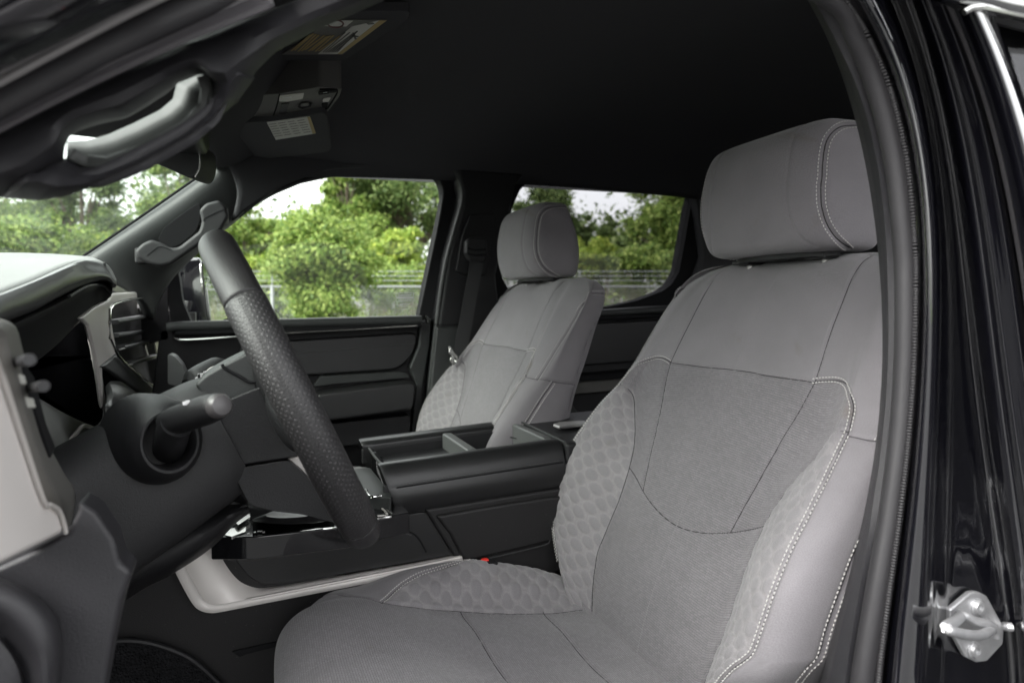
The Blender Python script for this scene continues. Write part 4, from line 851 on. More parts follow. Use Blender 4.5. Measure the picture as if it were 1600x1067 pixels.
# body of the truck outside the view: cowl side, pillar foot, rear door skin, bonnet
box('front_body_side', (-1.7, .38, -1.02), (-.26, .44, -.05), M['paint'], truck, bev=.02)
slab('rear_door_skin', [(.74, .40, -1.0), (1.55, .40, -1.0), (1.55, .40, -.03), (.74, .40, -.03)], (0, .08, 0), M['paint'], rdn, bev=.01)
loft('bonnet', [[(-2.0, .5, -.22), (-2.05, 1.2, -.17), (-2.0, 1.92, -.22)], [(-1.5, .42, -.14), (-1.5, 1.2, -.09), (-1.5, 2.0, -.14)], [(-1.0, .42, -.10), (-1.0, 1.2, -.06), (-1.0, 2.0, -.10)]], M['paint'], truck, nu=30, nv=20, solid=.02)
box('rocker_panel', (-.5, .36, -1.12), (.56, .46, -.97), M['paint'], truck, bev=.02)
# ------------------------------------------------------------------ dashboard
dash_ = thing('dashboard', 'black dashboard with instrument hood, silver framed air vents and steering column', 'dashboard', (-.35, 1.2, -.5))
# dash top and body running across the cab
rows = []
for y, dz in ((.46, -.05), (.6, -.02), (.9, 0), (1.2, -.005), (1.5, -.005), (1.75, -.015), (1.88, -.03)):
    rows.append([(-.95, y, -.04+dz), (-.75, y, .0+dz), (-.55, y, .012+dz), (-.44, y, .0+dz), (-.385, y, -.03+dz), (-.385, y, -.12+dz), (-.40, y, -.25+dz), (-.45, y, -.34), (-.6, y, -.38)])
loft('dash_body', rows, M['dash'], dash_, nu=40, nv=30, solid=.01)
def PX3(t): return [P(x, y, X=X) for x, y, X in t]
R0 = PX3([(-170, 398, -.34), (0, 395, -.34), (67, 396, -.33), (110, 398.5, -.32), (140, 402, -.29), (162, 411, -.255), (175, 424, -.22), (182, 440, -.20)])
R1 = PX3([(-170, 525, -.19), (0, 459, -.19), (51, 439, -.19), (84, 424, -.19), (119, 409.5, -.19), (140, 407, -.205), (164, 414, -.215), (182, 441, -.195)])
R1b = PX3([(-170, 531, -.183), (0, 464, -.183), (51, 443.5, -.183), (84, 429, -.183), (119, 414, -.183), (140, 413, -.20), (166, 420, -.21), (182, 442, -.193)])
R2 = PX3([(-170, 575, -.180), (0, 497, -.180), (51, 477, -.180), (84, 460, -.180), (131, 437, -.180), (152, 431.5, -.19), (170, 433, -.195), (181, 446, -.193)])
R3 = PX3([(-170, 590, -.21), (0, 508, -.21), (51, 488, -.21), (84, 470, -.21), (131, 447, -.21), (150, 441, -.22), (165, 440, -.22), (176, 450, -.20)])
Rm = [(a*.55+b*.45)+np.array([0, 0, .004]) for a, b in zip(R0, R1)]
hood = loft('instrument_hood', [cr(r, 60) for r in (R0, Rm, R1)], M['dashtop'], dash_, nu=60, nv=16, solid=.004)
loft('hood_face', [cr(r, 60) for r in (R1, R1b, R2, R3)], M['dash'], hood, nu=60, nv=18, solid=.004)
L1 = PX3([(-170, 600, -.20), (17, 507, -.20), (84, 476, -.20), (112, 461, -.20), (130, 450, -.20), (146, 446, -.21), (162, 447, -.215), (174.5, 458, -.21)])
L2 = PX3([(-170, 608, -.202), (17, 513, -.202), (84, 481, -.202), (112, 466, -.202), (132, 455, -.202), (146, 450, -.212), (160, 451, -.217), (173, 460, -.212)])
L3 = PX3([(-170, 700, -.27), (17, 590, -.27), (84, 540, -.27), (118, 506, -.27), (140, 490, -.265), (152, 481, -.26), (162, 472, -.25), (173.5, 461, -.22)])
loft('hood_lip', [cr(r, 60) for r in (L1, L2, L3)], M['black'], hood, nu=60, nv=12, solid=.002)
tube('hood_lip_edge', PX3([(108, 463, -.199), (130, 450, -.199), (146, 445.5, -.209), (162, 446.5, -.214), (174, 457, -.209)]), .0022, M['pillar'], hood)
loft('hood_inner', [cr(r, 60) for r in (R3, L1)], M['black'], hood, nu=60, nv=6)
slab('cluster_backing', PX3([(-160, 470, -.36), (175, 470, -.36), (240, 640, -.36), (260, 760, -.36), (120, 900, -.36), (-160, 900, -.36)]), (-.01, 0, 0), M['screenoff'], dash_, bev=.001)
slab('instrument_screen', PX3([(-120, 620, -.30), (60, 525, -.30), (120, 503, -.30), (139, 508, -.30), (150, 555, -.30), (161, 622, -.30), (161, 649, -.30), (150, 664, -.30), (60, 612, -.30), (-60, 560, -.30)]), (-.004, 0, 0), M['screenoff'], dash_, bev=0, smooth=1)
loft('screen_shroud', [PX3([(-60, 560, -.29), (60, 622, -.29), (100, 645, -.29), (148, 668, -.285)]), PX3([(-60, 640, -.24), (40, 680, -.24), (100, 705, -.25), (135, 690, -.27)]), PX3([(-60, 780, -.24), (60, 760, -.24), (110, 735, -.25), (140, 700, -.27)])], M['plastic'], dash_, nu=30, nv=10, solid=.003)
bz = [(133, 493, -.285), (140, 507, -.285), (151, 555, -.285), (162, 620, -.285), (163, 650, -.285), (158, 662, -.28), (148, 669, -.28), (131, 665, -.27), (118, 678, -.27), (105, 690, -.265), (104, 706, -.26), (102, 726, -.25)]
sweep('screen_bezel', cr(PX3(bz), 90), rrect(.006, .006, .002), M['silver'], dash_, up=(1, 0, 0))
# silver surround between screen and vent
slab('vent_surround', PX3([(x, y, -.24) for x, y in [(126, 497), (142, 484), (150, 478), (172, 467), (176, 458), (222, 456), (247, 459), (247, 466), (215, 467), (181, 476), (172, 490), (184, 556), (160, 573), (162, 640), (156, 590), (148, 545), (139, 509), (133, 503)]]), (-.008, 0, 0), M['silverlight'], dash_, bev=.004)
vt = slab('air_vent', PX3([(160, 572, -.235), (184, 553, -.235), (200, 566, -.235), (254, 611, -.235), (256, 616, -.235), (238, 626, -.235)]), (-.008, 0, 0), M['plastic_soft'], dash_, bev=.004)
slab('vent_cavity', PX3([(180, 474, -.27), (215, 465, -.27), (236, 466, -.27), (252, 540, -.27), (257, 614, -.27), (184, 556, -.27), (171, 490, -.27)]), (-.05, 0, 0), M['black'], vt, bev=0)
tube('vent_frame', PX3([(236, 466, -.23), (215, 466.5, -.23), (181, 474.5, -.23), (172, 489, -.23), (184, 555, -.23), (253, 612, -.23), (262, 600, -.24), (271, 581, -.25), (262, 520, -.25), (252, 470, -.245)]), .0024, M['chrome'], vt, n=0)
for a, b, X in (((176, 503), (229, 494), -.24), ((177, 524), (232, 518), -.25), ((187, 543), (238, 531), -.24), ((200, 568), (243, 556), -.24)):
    sweep('vent_slat', np.array([P(*a, X=X), P(*b, X=X)]), rrect(.02, .008, .003), M['plastic'], vt, up=(0, 0, 1))
for pts in ([(216, 478), (230, 520)], [(226, 540), (232, 560)], [(230, 500), (236, 530)]):
    sweep('vent_vane', np.array([P(*p, X=-.252) for p in pts]), rrect(.012, .004, .0015), M['silverdark'], vt, up=(1, 0, 0))
tube('vent_slat_edge', PX3([(187, 546, -.232), (238, 533, -.232)]), .0018, M['silverdark'], vt)
tube('vent_slat_edge', PX3([(200, 571, -.232), (243, 558, -.232)]), .0018, M['silverdark'], vt)
# touch screen seen almost edge on
ts = slab('touch_screen', [P(x, y, X=-.244) for x, y in [(229, 467), (251, 467), (263, 520), (271, 580), (255, 609), (247, 560)]], (-.004, 0, 0), M['mirrorglass'], dash_, bev=.0006)
box('dash_upper', (-.95, .95, -.035), (-.345, 1.90, -.006), M['dash'], dash_, bev=.008)
M['tsg'] = mat('screen_reflection_tint', (.32, .33, .26), .25); ts.data.materials[0] = M['tsg']  # grey green base paints in the reflection of the side window
c = P(257, 580, X=-.225); kn = loft('screen_knob', [[c+np.array([dx, r*math.cos(t), r*math.sin(t)]) for t in np.linspace(0, 2*np.pi, 20, endpoint=False)] for dx, r in ((-.02, .009), (.008, .009), (.010, .0075), (.0105, .004))], M['gloss'], dash_, nu=20, closed=True, caps=True, linear=True)
v2_ = slab('air_vent', PX3([(250, 468, -.29), (262, 466, -.29), (278, 540, -.29), (270, 546, -.29), (262, 520, -.29)]), (-.04, 0, 0), M['black'], dash_, bev=.001)
for y0, x0 in ((480, 251), (488, 253), (502, 258), (514, 260)):
    tube('vent_slat', PX3([(x0, y0, -.282), (x0+13, y0-4, -.282)]), .003, M['silver'], v2_)
slab('centre_speaker', PX3([(172, 452, -.33), (176, 431, -.33), (190, 429, -.33), (217, 437, -.33), (226, 449, -.33), (222, 455, -.33), (180, 458, -.33)]), (-.05, 0, 0), M['dash'], dash_, bev=.005)
slab('glove_panel', PY(rounded([(262, 553), (272, 556), (284, 570), (293, 592), (290, 606), (262, 600)], 4), 1.66), (0, .06, 0), M['divider'], dash_, bev=.006)
# lower dash below the vent
loft('lower_dash', [PX3([(164, 604, -.25), (170, 596, -.25), (200, 600, -.25), (240, 628, -.25), (290, 640, -.25)]), PX3([(168, 640, -.22), (180, 625, -.22), (210, 630, -.22), (245, 640, -.22), (300, 660, -.23)]), PX3([(166, 700, -.24), (180, 690, -.24), (215, 690, -.24), (260, 690, -.24), (310, 700, -.24)]), PX3([(164, 800, -.27), (180, 800, -.27), (215, 800, -.27), (260, 800, -.27), (310, 790, -.27)])], M['dash'], dash_, nu=30, nv=16, solid=.005)
# --- knee panel
K1 = PY([(118, 756), (150, 715), (200, 665), (240, 632), (288, 606), (318, 612), (336, 655)], .91)
K1b = PY([(122, 768), (160, 732), (206, 692), (252, 662), (300, 645), (326, 655), (342, 695)], .85)
K2 = PY([(126, 790), (150, 772), (195, 748), (240, 730), (300, 722), (335, 722), (358, 740)], .828)
K3 = PY([(150, 850), (170, 840), (215, 815), (270, 790), (320, 775), (360, 770), (384, 780)], .83)
K3b = PY([(160, 868), (182, 858), (225, 836), (275, 812), (325, 798), (362, 786), (386, 788)], .85)
K4 = PY([(185, 905), (205, 893), (240, 876), (280, 856), (330, 826), (366, 802), (388, 792)], .83)
K5 = PY([(180, 932), (200, 922), (232, 905), (272, 887), (330, 848), (368, 812), (390, 796)], .85)
K6 = PY([(180, 945), (200, 935), (232, 915), (272, 895), (330, 856), (368, 818), (392, 800)], .93)
knee = loft('knee_panel', [cr(r, 50) for r in (K1, K1b, K2, K3, K3b, K4, K5, K6)], M['plastic'], dash_, nu=50, nv=50, solid=.006)
slab('panel_button', PY(rounded([(204, 880), (226, 862), (250, 851), (262, 852), (258, 862), (232, 880), (208, 896)], 4), .822), (0, .02, 0), M['gloss'], knee, bev=.003)
mb = MB()
for x, y in ((233, 868), (240, 864)): mb.box(P(x, y, Y=.8205), (.005, 0, 0), (0, .0006, 0), (0, 0, .0035))
mb.build('button_marks', M['mark'], knee)
tube('knee_seam', PY([(124, 786), (160, 768), (195, 748), (207, 738), (209, 725), (204, 705), (203, 690)], .8285), .0016, M['black'], knee)
# --- column shroud
def ell(c, u, v, ru, rv, n=28): return [c+u*ru*math.cos(t)+v*rv*math.sin(t) for t in np.linspace(0, 2*np.pi, n, endpoint=False)]
ax = np.array([math.cos(math.radians(25)), 0, math.sin(math.radians(25))])      # the steering axis, up towards the driver
wc = np.array([.038, .86, -.093]); su = np.array([-math.sin(math.radians(25)), 0, math.cos(math.radians(25))]); sv = np.array([0, 1., 0])
rings = []
for d, ru, rv, dz in ((-.34, .075, .085, -.03), (-.26, .075, .085, -.025), (-.19, .072, .082, -.018), (-.13, .068, .076, -.012), (-.09, .064, .07, -.008), (-.072, .058, .064, -.006)):
    c = wc+ax*d+su*dz; sq = [c+su*ru*np.sign(math.cos(t))*abs(math.cos(t))**.62+sv*rv*np.sign(math.sin(t))*abs(math.sin(t))**.62 for t in np.linspace(0, 2*np.pi, 60, endpoint=False)]; rings.append(sq)
colm = loft('steering_column', rings, M['plastic_soft'], dash_, nu=60, nv=30, closed=True, caps=True)
slab('column_top_cover', PY(rounded([(304, 601), (322, 585), (350, 569), (386, 551), (410, 560), (428, 590), (430, 616), (390, 625), (350, 626), (318, 622)], 6), .81), (0, .09, 0), M['pillar'], colm, bev=.008)
tube('cover_joint', PY([(347, 569), (352, 576), (378, 590), (392, 597), (420, 590)], .808), .0016, M['black'], colm)
# the stalk housing: a round boss with the lamp stalk coming out of it
bc = P(265, 690, Y=.755); d1 = P(258, 700, Y=.80)-bc; d1 /= np.linalg.norm(d1)
dirv = np.array([.35, -.93, .1]); dirv /= np.linalg.norm(dirv); u1 = np.cross(dirv, [0, 0, 1.]); u1 /= np.linalg.norm(u1); v1_ = np.cross(u1, dirv)
boss = loft('stalk_boss', [ell(bc+dirv*t, u1, v1_, r, r*1.12) for t, r in ((-.10, .041), (-.06, .040), (-.03, .037), (-.012, .033), (0, .0275), (.003, .024), (-.004, .0215), (-.03, .02))], M['plastic'], colm, nu=40, nv=40, closed=True, caps=True)
tube('stalk_neck', P3([(264, 700, .78), (268, 684, .75), (272, 668, .735), (277, 660, .728)]), .0145, M['plastic'], boss, k=18)
kp = [P(262, 662, Y=.742), P(275, 657, Y=.730), P(295, 650, Y=.713), P(315, 643, Y=.695), P(335, 636, Y=.68), P(343, 634, Y=.672)]
kk = sweep('lamp_stalk', cr(kp, 24), circ(.0138, 24, .0128), M['plastic'], colm, up=(0, 0, 1), scale=np.interp(np.linspace(0, 1, 24), [0, .05, .2, .75, .93, 1], [.75, .95, 1, 1.0, .9, .72]))
ea = P(335, 636, Y=.68); eb = P(343, 634, Y=.672); ed = (eb-ea)/np.linalg.norm(eb-ea); eu = np.cross(ed, [0, 0, 1.]); eu /= np.linalg.norm(eu); ev = np.cross(eu, ed)
loft('stalk_end_cap', [ell(eb+ed*t, eu, ev, r_*1.05, r_) for t, r_ in ((-.004, .0106), (.002, .0102), (.005, .008), (.0062, .004))], M['capgrey'], kk, nu=30, closed=True, caps=True)
mb = MB()
for x, y in ((289, 630), (293, 628)): mb.box(P(x, y, Y=.692), (.0035, .001, 0), (0, .001, 0), (0, 0, .003))
mb.build('stalk_marks', M['mark'], kk)
wp_ = sweep('wiper_stalk', cr(P3([(300, 610, .98), (320, 596, .99), (340, 586, 1.0), (352, 581, 1.01)]), 16), circ(.026, 20, .022), M['plastic'], colm, scale=np.interp(np.linspace(0, 1, 16), [0, .2, .8, 1], [.7, 1, 1, .6]))
tube('stalk_ring', P3([(322, 583, .955), (330, 576, .955), (340, 573, .955), (349, 575, .955)]), .0018, M['silver'], wp_)
mb = MB()
for x, y, wd in ((307, 594, .003), (311, 590, .003), (315, 587, .008), (320, 585, .003)): mb.box(P(x, y, Y=.953), (wd, 0, .001), (0, .001, 0), (0, 0, .008 if wd < .005 else .006))
mb.build('stalk_marks', M['mark'], wp_)
# --- near end of the dash: light panel with the outboard vent, and the dark side below it
fp = PX3([(-160, 585, -.13), (-60, 520, -.13), (-30, 520, -.13), (0, 578, -.13), (68, 781, -.13), (92, 796, -.13), (103, 832, -.13), (0, 884, -.13), (-160, 960, -.13)])
np_ = slab('outer_vent_panel', fp, (-.035, 0, 0), M['silverlight'], dash_, bev=.005, seg=4)
loft('vent_panel_side', [PX3([(-40, 490, -.15), (0, 498, -.15), (24, 510, -.15), (34, 540, -.15), (48, 600, -.15), (70, 680, -.15), (98, 735, -.15), (118, 772, -.15), (110, 830, -.15)]), PX3([(-45, 505, -.135), (-6, 512, -.135), (8, 525, -.135), (16, 560, -.135), (34, 620, -.135), (56, 700, -.135), (80, 760, -.135), (96, 792, -.135), (104, 832, -.135)])], M['consolegrey'], np_, nu=40, nv=8, solid=.01)
tube('panel_bright_edge', PX3([(-30, 520, -.128), (0, 578, -.128), (34, 680, -.128), (68, 781, -.128), (80, 789, -.128), (92, 797, -.128), (99, 814, -.128), (103, 832, -.128)]), .0016, M['silver'], np_)
slab('vent_slot', PX3([(22, 560, -.146), (44, 590, -.146), (62, 660, -.146), (78, 700, -.146), (70, 716, -.146), (44, 640, -.146), (28, 600, -.146)]), (.004, -.0, 0), M['black'], np_, bev=.001)
for y0, x0, m_ in ((565, 28, 'plastic_soft'), (606, 50, 'plastic_soft')):
    a = P(x0, y0, X=-.14); b = P(x0+18, y0-3, X=-.11); tube('vent_tab', [a, b], .0032, M[m_], np_, k=14)
for x0, y0 in ((33, 592), (47, 628)): slab('vent_tab', PX3([(x0-7, y0-9, -.138), (x0+6, y0-6, -.138), (x0+10, y0+9, -.138), (x0-4, y0+9, -.138)]), (-.01, 0, 0), M['labelwhite'], np_, bev=.001)
lowp = PY([(-160, 960), (0, 885), (60, 858), (105, 834), (120, 800), (122, 782), (150, 800), (178, 842), (188, 880), (206, 893), (190, 940), (176, 1000), (164, 1067), (150, 1150), (-160, 1150)], .60)
lp = slab('dash_side_panel', lowp, (0, .035, 0), M['trimgrey'], dash_, bev=.012, seg=5)
rr_ = [cr(PY(q, Yv), 40) for q, Yv in (([(-100, 880), (0, 902), (50, 924), (88, 962), (98, 1010), (94, 1067), (90, 1150)], .60), ([(-100, 882), (0, 908), (46, 930), (80, 968), (90, 1015), (86, 1067), (82, 1150)], .565), ([(-100, 915), (-10, 945), (30, 975), (58, 1015), (64, 1067), (60, 1150)], .555), ([(-100, 955), (-10, 985), (15, 1008), (36, 1045), (44, 1090), (44, 1150)], .575), ([(-100, 965), (-14, 992), (8, 1012), (26, 1045), (32, 1090), (32, 1150)], .565), ([(-100, 1020), (-40, 1060), (-20, 1120), (-20, 1150), (-30, 1160)], .56))]
loft('side_speaker_rim', rr_, M['trimgrey'], lp, nu=50, nv=30, solid=.01)

# ------------------------------------------------------------------ steering wheel
sw = thing('steering_wheel', 'black leather steering wheel with perforated grip and a silver spoke, seen edge on', 'steering wheel', tuple(wc))
RW = .172
def wheelpt(phi, r=RW, d=0): return wc+su*r*math.cos(phi)+sv*r*math.sin(phi)*1.03+ax*d
def rim(name, a0, a1, m, perf, n=90, rr=.0165, parent=sw, closed=False):
    ph = np.linspace(a0, a1, n); k = 28; V = []; uv = []; pf = []
    for p in ph:
        c = wheelpt(p); e = (c-wc)/np.linalg.norm(c-wc)
        for j in range(k):
            t = 2*math.pi*j/k; V.append(c+e*rr*1.0*math.cos(t)+ax*rr*1.12*math.sin(t)); uv.append((p*RW, t*rr)); pf.append(perf)
    Fc = [(i*k+j, i*k+(j+1) % k, (i+1)*k+(j+1) % k, (i+1)*k+j) for i in range(n-1) for j in range(k)]+[tuple(range(k))[::-1], tuple(range((n-1)*k, n*k))]
    return mesh(name, V, Fc, m, parent, smooth=0, uv=uv, attrs={'perf': pf})
d_ = math.radians
# angle 0 is the top of the wheel, negative towards the near side
rim('rim_grip', d_(-52), d_(52), M['wheel'], 0.); rim('rim_grip', d_(-140), d_(-52.6), M['wheel'], 1., rr=.0172); rim('rim_grip', d_(52.6), d_(140), M['wheel'], 1., rr=.0172); rim('rim_grip', d_(140.6), d_(219.4), M['wheel'], 1., rr=.0170)
hubr = [ell(wc+ax*d, su, sv, a*1.0, b) for d, a, b in ((-.03, .05, .055), (-.02, .066, .078), (-.01, .07, .085), (0, .064, .08), (.006, .05, .06), (.008, .02, .02))]
loft('airbag_cover', hubr, M['plastic'], sw, nu=48, nv=24, closed=True, caps=True)
for nm, ph, mt, w0, w1 in (('spoke', d_(-100), 'plastic', .035, .022), ('spoke', d_(100), 'plastic', .035, .022), ('spoke', d_(180), 'plastic', .05, .034)):
    e = su*math.cos(ph)+sv*math.sin(ph); q = np.cross(ax, e); o = []
    for r_, dd, w_ in ((.05, -.015, w0), (.09, -.02, w0*.9), (.13, -.014, w1), (.168, -.003, w1)): o.append([wc+e*r_+ax*dd+q*w_*math.cos(t)+ax*.010*math.sin(t) for t in np.linspace(0, 2*np.pi, 24, endpoint=False)])
    loft(nm, o, M[mt], sw, nu=24, nv=20, closed=True, caps=True)
slab('wheel_back_cover', PY(rounded([(330, 640), (352, 626), (400, 606), (432, 600), (455, 650), (474, 711), (452, 716), (364, 729), (336, 695)], 12), .80), (0, .11, 0), M['plastic'], sw, bev=.014, seg=5)
slab('lower_spoke_cover', PY(rounded([(362, 733), (450, 719), (470, 735), (510, 775), (545, 822), (553, 836), (520, 816), (470, 803), (430, 799), (397, 791), (386, 782)], 6), .80), (0, .10, 0), M['plastic'], sw, bev=.008, seg=4)
slab('silver_spoke_trim', PY([(446, 716), (474, 710), (502, 752), (520, 785), (500, 768), (470, 736)], .815), (0, .05, 0), M['silver'], sw, bev=.003)

# ------------------------------------------------------------------ centre console
cc = thing('centre_console', 'black centre console with twin padded armrest lids and silver side trim', 'centre console', (.2, 1.22, -.85))
YC = 1.085
body_ = slab('console_side', PY([(150, 830), (300, 830), (330, 860), (560, 900), (740, 860), (900, 850), (960, 950), (1000, 1250), (100, 1250)], YC+.012), (0, .25, 0), M['leatherside'], cc, bev=.01)
slab('footwell_trim', PY([(140, 1080), (150, 1010), (200, 1002), (250, 1010), (300, 1032), (341, 1067), (370, 1110)], YC-.004), (0, .02, 0), M['carpet'], cc, bev=.002)
tube('footwell_edge', PY([(150, 1008), (200, 1001), (250, 1009), (300, 1031), (350, 1075)], YC-.003), .004, M['plastic'], cc)
slab('side_notch', PY([(362, 1018), (430, 1003), (450, 999), (450, 1006), (384, 1022), (375, 1026)], YC+.008), (0, .01, 0), M['black'], cc, bev=.001)
# silver side trim: rim facing the driver, then a ledge turning in and up
outer = [(268, 880), (276, 898), (290, 925), (303, 946), (314, 954), (326, 957), (341, 956.5), (400, 945), (500, 925.5), (564, 913), (640, 897), (724, 879)]
mid = [(284, 872), (290, 886), (304, 912), (316, 934), (325, 942), (334, 944.5), (345, 943.5), (400, 933), (500, 913.5), (564, 901), (640, 886), (722, 869)]
inn = [(336, 826), (346, 842), (360, 866), (374, 886), (386, 901), (398, 909), (412, 913.5), (440, 911.5), (500, 902), (564, 891), (640, 878), (717, 864)]
ol, ml_, il = lin(outer, 70), lin(mid, 70), lin(inn, 70)
def smp(a): return cr([a[i] for i in range(0, len(a))], 90)
o3, m3, i3 = [np.array(PY(smp(q), Yv)) for q, Yv in ((outer, 1.078), (mid, 1.076), (inn, 1.102))]
loft('silver_trim_rim', [o3+np.array([0, .012, 0]), o3, m3], M['silver'], cc, nu=120, nv=0, solid=.003, linear=True)
loft('silver_trim_ledge', [m3, m3*.5+i3*.5+np.array([0, .001, 0]), i3], M['silverlight'], cc, nu=120, nv=0, solid=.003, linear=True)
# padded knee side of the console
pad = slab('knee_pad', PY(rounded([(350, 838), (400, 832), (542, 817), (621, 805), (665, 800), (682, 806), (700, 828), (724, 864), (640, 879), (564, 892), (440, 912), (410, 914), (388, 900), (366, 872), (352, 852)], 9), 1.095), (0, .07, 0), M['leather'], cc, bev=.010, seg=5)
tube('pad_crease', PY([(352, 870-20), (400, 866), (500, 851), (614, 833), (632, 830.5), (645, 833), (655, 842), (666, 862)], 1.0945), .0014, M['black'], pad)
tube('pad_crease', PY([(356, 866), (400, 868.5), (500, 853.5), (614, 835.5), (632, 833), (643, 836)], 1.0945), .0006, M['threaddark'], pad)
slab('pad_top', PY([(340, 832), (400, 826), (542, 809), (621, 797), (680, 794), (690, 806), (621, 808), (542, 821), (400, 838), (350, 846)], 1.10), (0, .03, 0), M['leather'], pad, bev=.006)
# top deck
def deck(name, px, z, m, t=.012, parent=cc, bev=.002): return slab(name, [P(x, y, Z=z) for x, y in px], (0, 0, -t), m, parent, bev=bev)
deck('shifter_deck', [(320, 800), (350, 770), (560, 752), (620, 775), (640, 800), (540, 822), (400, 838), (330, 838)], -.292, M['gloss'], .03)
deck('deck_inlay', rounded([(448, 822), (458, 815), (540, 806), (560, 812), (540, 820), (445, 831)], 3), -.2905, M['mirrorglass'], .004)
deck('deck_inlay', rounded([(350, 835), (354, 826), (385, 822), (384, 830), (362, 838)], 2), -.2905, M['chrome'], .004)
deck('deck_inlay', rounded([(366, 814), (374, 800), (388, 800), (392, 806), (372, 820)], 2), -.285, M['chrome'], .004)
mb = MB()
for x, y in ((388, 833), (398, 831), (404, 829.5), (408, 829.5), (412, 831)): mb.box(P(x, y, Z=-.2895), (.003, .001, 0), (0, .0035, 0), (0, 0, .0008))
mb.build('gear_marks', M['mark'], cc)
loft('shifter_boot', [[P(x, y, Z=z) for x, y in ((395, 812), (430, 800), (480, 798), (520, 804), (500, 815), (440, 818))] for z in (-.29, -.27)]+[[P(x, y, Z=-.255) for x, y in ((415, 805), (435, 796), (470, 795), (495, 800), (480, 806), (440, 809))]], M['leather'], cc, nu=40, nv=10, closed=True, caps=True)
fr = [(560, 786), (590, 780), (598, 788), (612, 804), (604, 808), (570, 812)]
tube('cup_frame', [P(x, y, Z=-.288) for x, y in [(588, 776), (600, 790), (613, 805), (600, 808.5), (585, 811)]], .0022, M['chrome'], cc)
tube('cup_frame', [P(x, y, Z=-.288) for x, y in [(582, 778), (593, 790), (605, 804), (590, 806)]], .0016, M['silver'], cc)
deck('cup_well', rounded([(560, 786), (584, 781), (602, 803), (575, 808)], 4), -.2895, M['black'], .004)
deck('front_tray', rounded([(520, 742), (560, 732), (578, 730), (612, 772), (612, 778), (576, 776), (545, 775)], 3), -.272, M['pillar'], .02)
tube('tray_edge', [P(x, y, Z=-.271) for x, y in [(572, 765), (579, 775.5), (596, 774.5)]], .002, M['chrome'], cc)
# armrest unit: two padded lids with a divided bin between them, everything rising slightly towards the rear
X0, X1 = .182, .462
def zt(x): return -.236+.075*(x-.18)
def arm_lid(name, prof, skew=0.):
    """profile of (y, dz) pairs swept along the truck with softened ends"""
    prof = cr(prof, 44); cy = prof[:, 0].mean(); cz = prof[:, 1].mean(); rows = []
    for x, s in ((X0+.012, .80), (X0+.003, .90), (X0, .955), (X0+.003, .985), (X0+.012, 1), (X0+.1, 1), (X1-.1, 1), (X1-.012, 1), (X1-.002, .97), (X1, .9)):
        rows.append([(x-(dz+.03)*.30*(x < X0+.02), cy+(y-cy)*s, zt(x)+cz+(dz-cz)*s) for y, dz in prof])
    a = np.array(rows); return loft(name, [np.vstack([r, r[:1]])[:-1] for r in a], M['leather'], cc, nu=88, nv=0, linear=True, closed=True, caps=True)
nl = arm_lid('near_armrest_lid', [(1.103, -.078), (1.090, -.070), (1.084, -.048), (1.086, -.031), (1.088, -.028), (1.093, -.014), (1.102, -.002), (1.112, .002), (1.128, .001), (1.136, -.002), (1.140, -.010), (1.141, -.06), (1.135, -.078)])
fl = arm_lid('far_armrest_lid', [(1.318, -.078), (1.311, -.07), (1.310, -.012), (1.313, -.003), (1.322, .001), (1.345, .001), (1.360, -.004), (1.368, -.02), (1.369, -.05), (1.36, -.078)])
def lidline(y, dz, x0, x1, out=(0, -.0008, 0)): return [np.array([x, y, zt(x)+dz])+np.array(out) for x in np.linspace(x0, x1, 30)]
mb = MB(); pth = np.array(lidline(1.0862, -.0295, X0+.02, X1-.01)); nnn = np.tile([[0, -1., .2]], (30, 1))
stitches(mb, pth+np.array([0, 0, .0035]), nnn, .0042, .003, .0004); mb.build('stitching', M['threaddark'], nl, recalc=False)
sweep('lid_seam', np.array(lidline(1.0862, -.0295, X0+.012, X1-.006)), circ(.0011, 6), M['black'], nl)
sweep('lid_seam', np.array(lidline(1.3115, -.0045, X0+.01, X1-.006)), circ(.0009, 6), M['black'], fl)
mb = MB(); stitches(mb, np.array(lidline(1.315, -.0015, X0+.02, X1-.01, (0, 0, .0006))), np.tile([[0, -.3, 1.]], (30, 1)), .0042, .003, .0004); mb.build('stitching', M['threaddark'], fl, recalc=False)
box('lid_latch', (.176, 1.092, -.293), (.188, 1.102, -.262), M['plastic_soft'], nl, bev=.002)
box('lid_latch', (.176, 1.318, -.275), (.186, 1.330, -.250), M['plastic_soft'], fl, bev=.002)
# console box under the lids
slab('armrest_box', [(.235, 1.086, -.30), (.46, 1.086, -.285), (.52, 1.086, -.27), (.52, 1.086, -.42), (.30, 1.086, -.42), (.285, 1.086, -.385)], (0, .02, 0), M['leatherside'], cc, bev=.005)
slab('box_panel', PY([(681, 806), (760, 792), (856, 777), (880, 775), (880, 842), (862, 846), (850, 849), (780, 866), (729, 878), (722, 872), (704, 836)], 1.080), (0, .02, 0), M['leatherside'], cc, bev=.005)
tube('panel_edge', PY([(726, 880), (780, 868.5), (848, 852), (858, 846), (862, 830)], 1.0815), .0016, M['plastic_soft'], cc)
slab('bin_front', [(.186, 1.142, -.245), (.186, 1.312, -.245), (.205, 1.312, -.34), (.205, 1.142, -.34)], (.006, 0, 0), M['gloss'], cc, bev=.001)
tube('bin_front_edge', [(.186, 1.143, -.246), (.184, 1.225, -.2455), (.186, 1.311, -.246)], .0022, M['pillar'], cc)
tube('bin_front_edge', [(.188, 1.143, -.248), (.198, 1.1425, -.275), (.204, 1.142, -.30)], .0022, M['silver'], cc)
box('bin_floor', (.19, 1.14, -.335), (.46, 1.312, -.330), M['black'], cc, bev=0)
